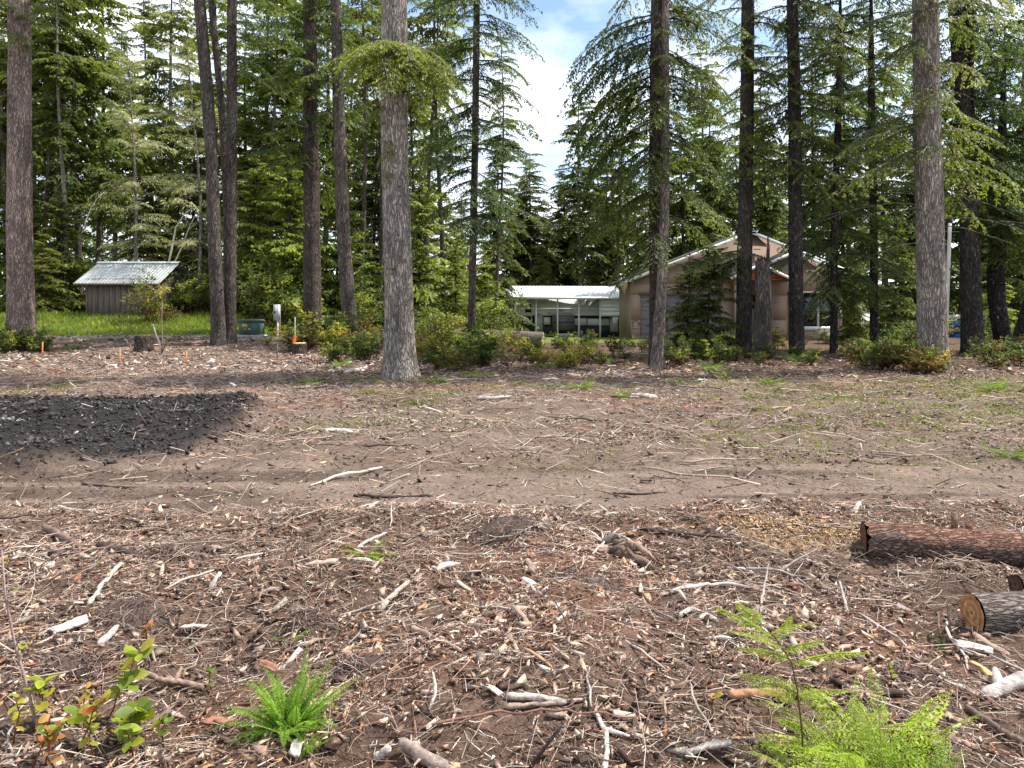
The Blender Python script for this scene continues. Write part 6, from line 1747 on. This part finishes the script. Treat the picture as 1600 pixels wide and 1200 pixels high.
# ------------------------------------------------------------------ plants close to the camera
def near_plants():
    rng = np.random.RandomState(31)
    # tall bracken: stem with pairs of feathery fronds
    B = gpix(1253, 1205); d0 = B[1]
    t = thing('bracken_fern', 'tall bracken fern with a dark stem and spreading yellow-green fronds', 'fern', B)

    def W(px, py, dd): return np.array([PX(px, dd), dd, PZ(py, dd)]) - B
    st = [W(1253, 1215, d0), W(1254, 1150, d0), W(1246, 1080, d0 + .03), W(1237, 1036, d0 + .05), W(1212, 998, d0 + .08), W(1190, 975, d0 + .1)]
    part('stem', Geo().tube(st, np.linspace(.0036, .0015, 6), 6, np.array((.12, .10, .035))), M['leaf'], t, smooth=True)
    for (px, py, qx, qy, dd, wd) in [(1210, 998, 1112, 950, .10, .055), (1214, 1000, 1240, 962, .22, .045), (1225, 1015, 1290, 1003, -.05, .05), (1222, 1012, 1130, 985, -.06, .05), (1238, 1036, 1362, 1022, .02, .062),
                                     (1236, 1032, 1150, 1012, .14, .05), (1247, 1085, 1152, 1052, -.04, .062), (1248, 1090, 1330, 1078, .1, .05), (1190, 975, 1150, 942, .12, .045), (1205, 990, 1285, 975, .16, .045), (1250, 1100, 1180, 1075, .16, .045)]:
        a = W(px, py, d0 + .06); b = W(qx, qy, d0 + .06 + dd); v = b - a; Ln = np.linalg.norm(v)
        g = fern_frond(rng, Ln * 1.02, wd, 17, .16, .16, 6, .15, .8)
        o = part('frond', g, M['fern'], t, tuple(np.array((1.25, 1.15, .8)) * rng.uniform(.85, 1.15))); o.location = a
        o.rotation_euler = (rng.normal(0, .25), -math.atan2(v[2], math.hypot(v[0], v[1])), math.atan2(v[1], v[0]))
    # bracken clump at the lower right
    p = gpix(1395, 1235); t = fern_clump('bright green bracken clump at the lower right', p[0], p[1], .36, 26, None, (1.3, 1.25, .9), 5, 'bracken_clump', 1.15)
    p = gpix(1330, 1190); fern_clump('paler bracken clump between the tall stem and the bright clump', p[0], p[1], .32, 16, None, (1.4, 1.3, 1.0), 6, 'bracken_clump', 1.1)
    p = gpix(1470, 1255); fern_clump('bracken clump cut by the bottom border at the right', p[0], p[1], .24, 14, None, (1.0, 1.1, .9), 9, 'bracken_clump', 1.1)
    p = gpix(1255, 1225); fern_clump('pale low bracken fronds at the foot of the tall stem', p[0], p[1], .22, 12, None, (1.2, 1.15, .9), 19, 'bracken_clump', 1.1)
    p = gpix(450, 1150); fern_clump('dense green fern clump beside the white torn wood scrap', p[0], p[1], .235, 90, None, (.8, 1.0, .8), 7, 'fern_clump', .9, FRG)
    p = gpix(480, 1178); fern_clump('loose fern fronds just right of the dense fern clump', p[0], p[1], .13, 14, None, (.75, .9, .8), 17, 'fern_clump', .8, FRG)
    p = gpix(572, 868); fern_clump('small bright fern sprouting beyond the middle litter', p[0], p[1], .18, 12, None, (1.05, 1.25, .9), 8, 'fern', 1.2)
    p = gpix(1478, 1038 - 25); fern_clump('small dull sprig by the dark pegs', p[0], p[1], .09, 8, None, (.6, .75, .8), 12, 'fern')
    p = gpix(455, 1000); fern_clump('small pale fern sprig left of the middle litter', p[0], p[1], .10, 6, None, (1.1, 1.1, .9), 13, 'fern')
    p = gpix(383, 826); fern_clump('tiny fern sprig at the far edge of the litter', p[0], p[1], .10, 6, None, (1.2, 1.2, .9), 14, 'fern')

    # leafy sprigs at the lower left: every leaf its own
    def leafmesh():
        V = []; F = []; m = 6
        for i in range(m + 1):
            s = i / m; w = .34 * math.sin(math.pi * min(1, s * .93 + .04)) ** .8
            V += [(s, -w, .10 * w - .18 * s * s), (s, 0, -.18 * s * s), (s, w, .10 * w - .18 * s * s)]
        for i in range(m):
            b = i * 3
            for q in (0, 1): F += [(b + q, b + 3 + q, b + 4 + q), (b + q, b + 4 + q, b + 1 + q)]
        me = Geo().add(V, F, np.array((1, 1, 1.0))).mesh('leaf', True); me.materials.append(M['leaf']); return me
    LM = leafmesh()
    pal = [(.26, .30, .03), (.17, .23, .035), (.34, .30, .04), (.12, .17, .03), (.30, .10, .03), (.36, .20, .04)]

    def sprig(label, base, tip, nl, ls, seed, cols, lean=0.0, rise=1.0):
        r = np.random.RandomState(seed); b = gpix(*base); d = b[1]; tp = np.array([PX(tip[0], d + lean), d + lean, PZ(tip[1], d + lean)])
        t = thing('leafy_sprig', label, 'plant', b); v = tp - b
        s = np.linspace(0, 1, 7)[:, None]; P = v * s + np.array([0, 0, .03]) * np.sin(s * 3.1); P[1:-1] += r.normal(0, .006, (5, 3))
        part('stem', Geo().tube(P, np.linspace(.0035, .0012, 7), 5, np.array((.22, .09, .05))), M['leaf'], t, smooth=True)
        for i in range(nl):
            f = .25 + .75 * (i + r.rand()) / nl; q = np.array([np.interp(f, s[:, 0], P[:, k]) for k in range(3)])
            az = i * 2.4 + r.uniform(-.5, .5); sz = ls * r.uniform(.6, 1.2)
            o = part('leaf', LM, M['leaf'], t, tuple(np.array(pal[cols[r.randint(len(cols))]]) * r.uniform(.8, 1.25))); o.location = q; o.scale = (sz, sz, sz)
            o.rotation_euler = (r.normal(0, .5), r.uniform(-.9, .35), az)
    sprig('yellow-green leafy sprig highest of the group at the lower left', (165, 1130), (222, 1018), 20, .066, 1, [0, 0, 1, 2])
    sprig('leafy sprig with large green leaves low beside the dark upright stub', (180, 1165), (225, 1110), 17, .075, 2, [0, 1, 1, 3])
    sprig('leafy sprig nearest the left border with few bright leaves', (75, 1140), (62, 1062), 11, .06, 3, [0, 2, 0])
    sprig('reddening leafy sprig between the bright sprigs', (120, 1175), (170, 1085), 14, .035, 4, [4, 5, 2, 0, 4])
    sprig('thin reddening sprig along the bottom left border', (45, 1215), (110, 1120), 14, .034, 5, [5, 4, 0, 1])
    sprig('reddish sprig low at the bottom border', (90, 1225), (60, 1130), 12, .034, 6, [4, 5, 5, 1])
    for q_, (b_, t_, n_, l_, c_, lab_) in enumerate([((150, 1190), (120, 1110), 14, .05, [0, 2, 1], 'bright sprig directly below the reddening one'), ((210, 1190), (190, 1130), 12, .055, [1, 3, 0], 'green sprig low beside the dark upright stub'),
                                                     ((20, 1170), (30, 1085), 10, .045, [0, 5, 2], 'sprig with yellowing leaves against the left border'), ((70, 1200), (92, 1140), 13, .04, [1, 4, 2], 'mixed red and green sprig near the bottom left corner'),
                                                     ((255, 1170), (250, 1120), 9, .045, [3, 1, 0], 'green sprig right of the dark upright stub'), ((130, 1130), (135, 1075), 12, .04, [2, 0, 5], 'yellow sprig in the middle of the leafy group')]):
        sprig(lab_, b_, t_, n_, l_, 40 + q_, c_)
    sprig('small red-leaved sprig beside the white bark scrap', (225, 1010), (235, 975), 9, .028, 7, [4, 4, 5])
    sprig('small yellow sprig left of the reddish rotten branch', (1112, 1125), (1118, 1085), 8, .026, 8, [5, 2, 2])
    sprig('little green sprig on the stem tip right of the bracken clump', (1392, 1075), (1393, 1045), 5, .028, 9, [0, 1])
    sprig('small green sprig right of the leafy group', (325, 1085), (330, 1050), 9, .030, 10, [1, 3, 1])
    sprig('small orange-leaved sprig at the left border above the whip stem', (20, 905), (8, 870), 6, .03, 11, [2, 1, 5])
    # bare whip
    b = gpix(58, 1140); t = thing('bare_whip', 'tall thin bare whip stem curving up along the left border', 'stem', b)
    P = [np.array([PX(px, b[1]), b[1], PZ(py, b[1])]) - b for px, py in ((58, 1142), (45, 1080), (24, 1010), (8, 930), (3, 860))]
    part('stem', Geo().tube(P, np.linspace(.006, .003, 5), 6, np.array((.30, .22, .20))), M['chip'], t, smooth=True)
    for (f, px, py) in ((2, 40, 985), (1, 60, 1052)):
        g = Geo().tube([P[f], P[f] + [.02, 0, .03], P[f] + [.035, 0, .05]], [.003, .002, .001], 4, np.array((.3, .22, .2))); part('twig', g, M['chip'], t)
    for q in range(5):
        o = part('leaf', LM, M['leaf'], t, (.24, .28, .04)); o.location = P[1 + q % 3] + np.array([.02, 0, .01]); o.scale = (.035,) * 3; o.rotation_euler = (rng.normal(0, .5), rng.uniform(-.8, .2), rng.uniform(-1.5, 1.5))


near_plants()


def dead_limbs():
    """pale bare limbs leaning by the shed"""
    d = 38.5
    def W(px, py, dd=d): return (PX(px, dd), dd, PZ(py, dd))
    for lab, pts, r in [('pale forked dead limb leaning over the shed roof end', [(264, 410), (270, 380), (275, 355), (288, 335), (303, 325)], .06),
                        ('pale dead limb leaning beside the forked one', [(272, 412), (285, 385), (294, 360), (304, 338)], .05),
                        ('long thin grey dead limb hanging above the shed', [(132, 360), (134, 345), (142, 325), (152, 310), (163, 300)], .03)]:
        p0 = np.array(W(*pts[0])); g = Geo(); P = np.array([W(*q) for q in pts]) - p0
        if 'above' not in lab: P = np.concatenate([[[.1, .2, float(terr(p0[0], p0[1])) - p0[2]]], P])
        g.tube(P, np.linspace(r, r * .4, len(P)), 6, np.array((.62, .58, .48)))
        if 'forked' in lab: g.tube([P[-2], P[-2] + [.25, 0, .25], P[-2] + [.4, 0, .3]], [.03, .02, .01], 5, np.array((.62, .58, .48)))
        o = part('dead_limb', g, M['chip'], loc=p0, smooth=True); tag(o, lab, 'branch')
    d = 25.0
    x = PX(247, d); z = float(height(x, d))
    t = thing('forked_sapling', 'bare forked sapling standing just right of the short dark stump', 'sapling', (x, d, z))
    part('stem', Geo().tube([(.1, 0, -.05), (.05, 0, .35), (-.10, 0, .75), (-.17, 0, 1.0)], [.03, .03, .025, .015], 6, np.array((.5, .45, .40))), M['chip'], t, smooth=True)
    part('stem', Geo().tube([(.12, 0, -.05), (.14, 0, .5), (.1, .05, 1.2), (.12, .05, 1.7)], [.02, .02, .012, .006], 5, np.array((.25, .2, .17))), M['chip'], t, smooth=True)
    part('stem', Geo().tube([(.14, 0, .05), (.3, 0, .45), (.5, 0, .68)], [.025, .02, .01], 5, np.array((.2, .16, .12))), M['chip'], t, smooth=True)


dead_limbs()
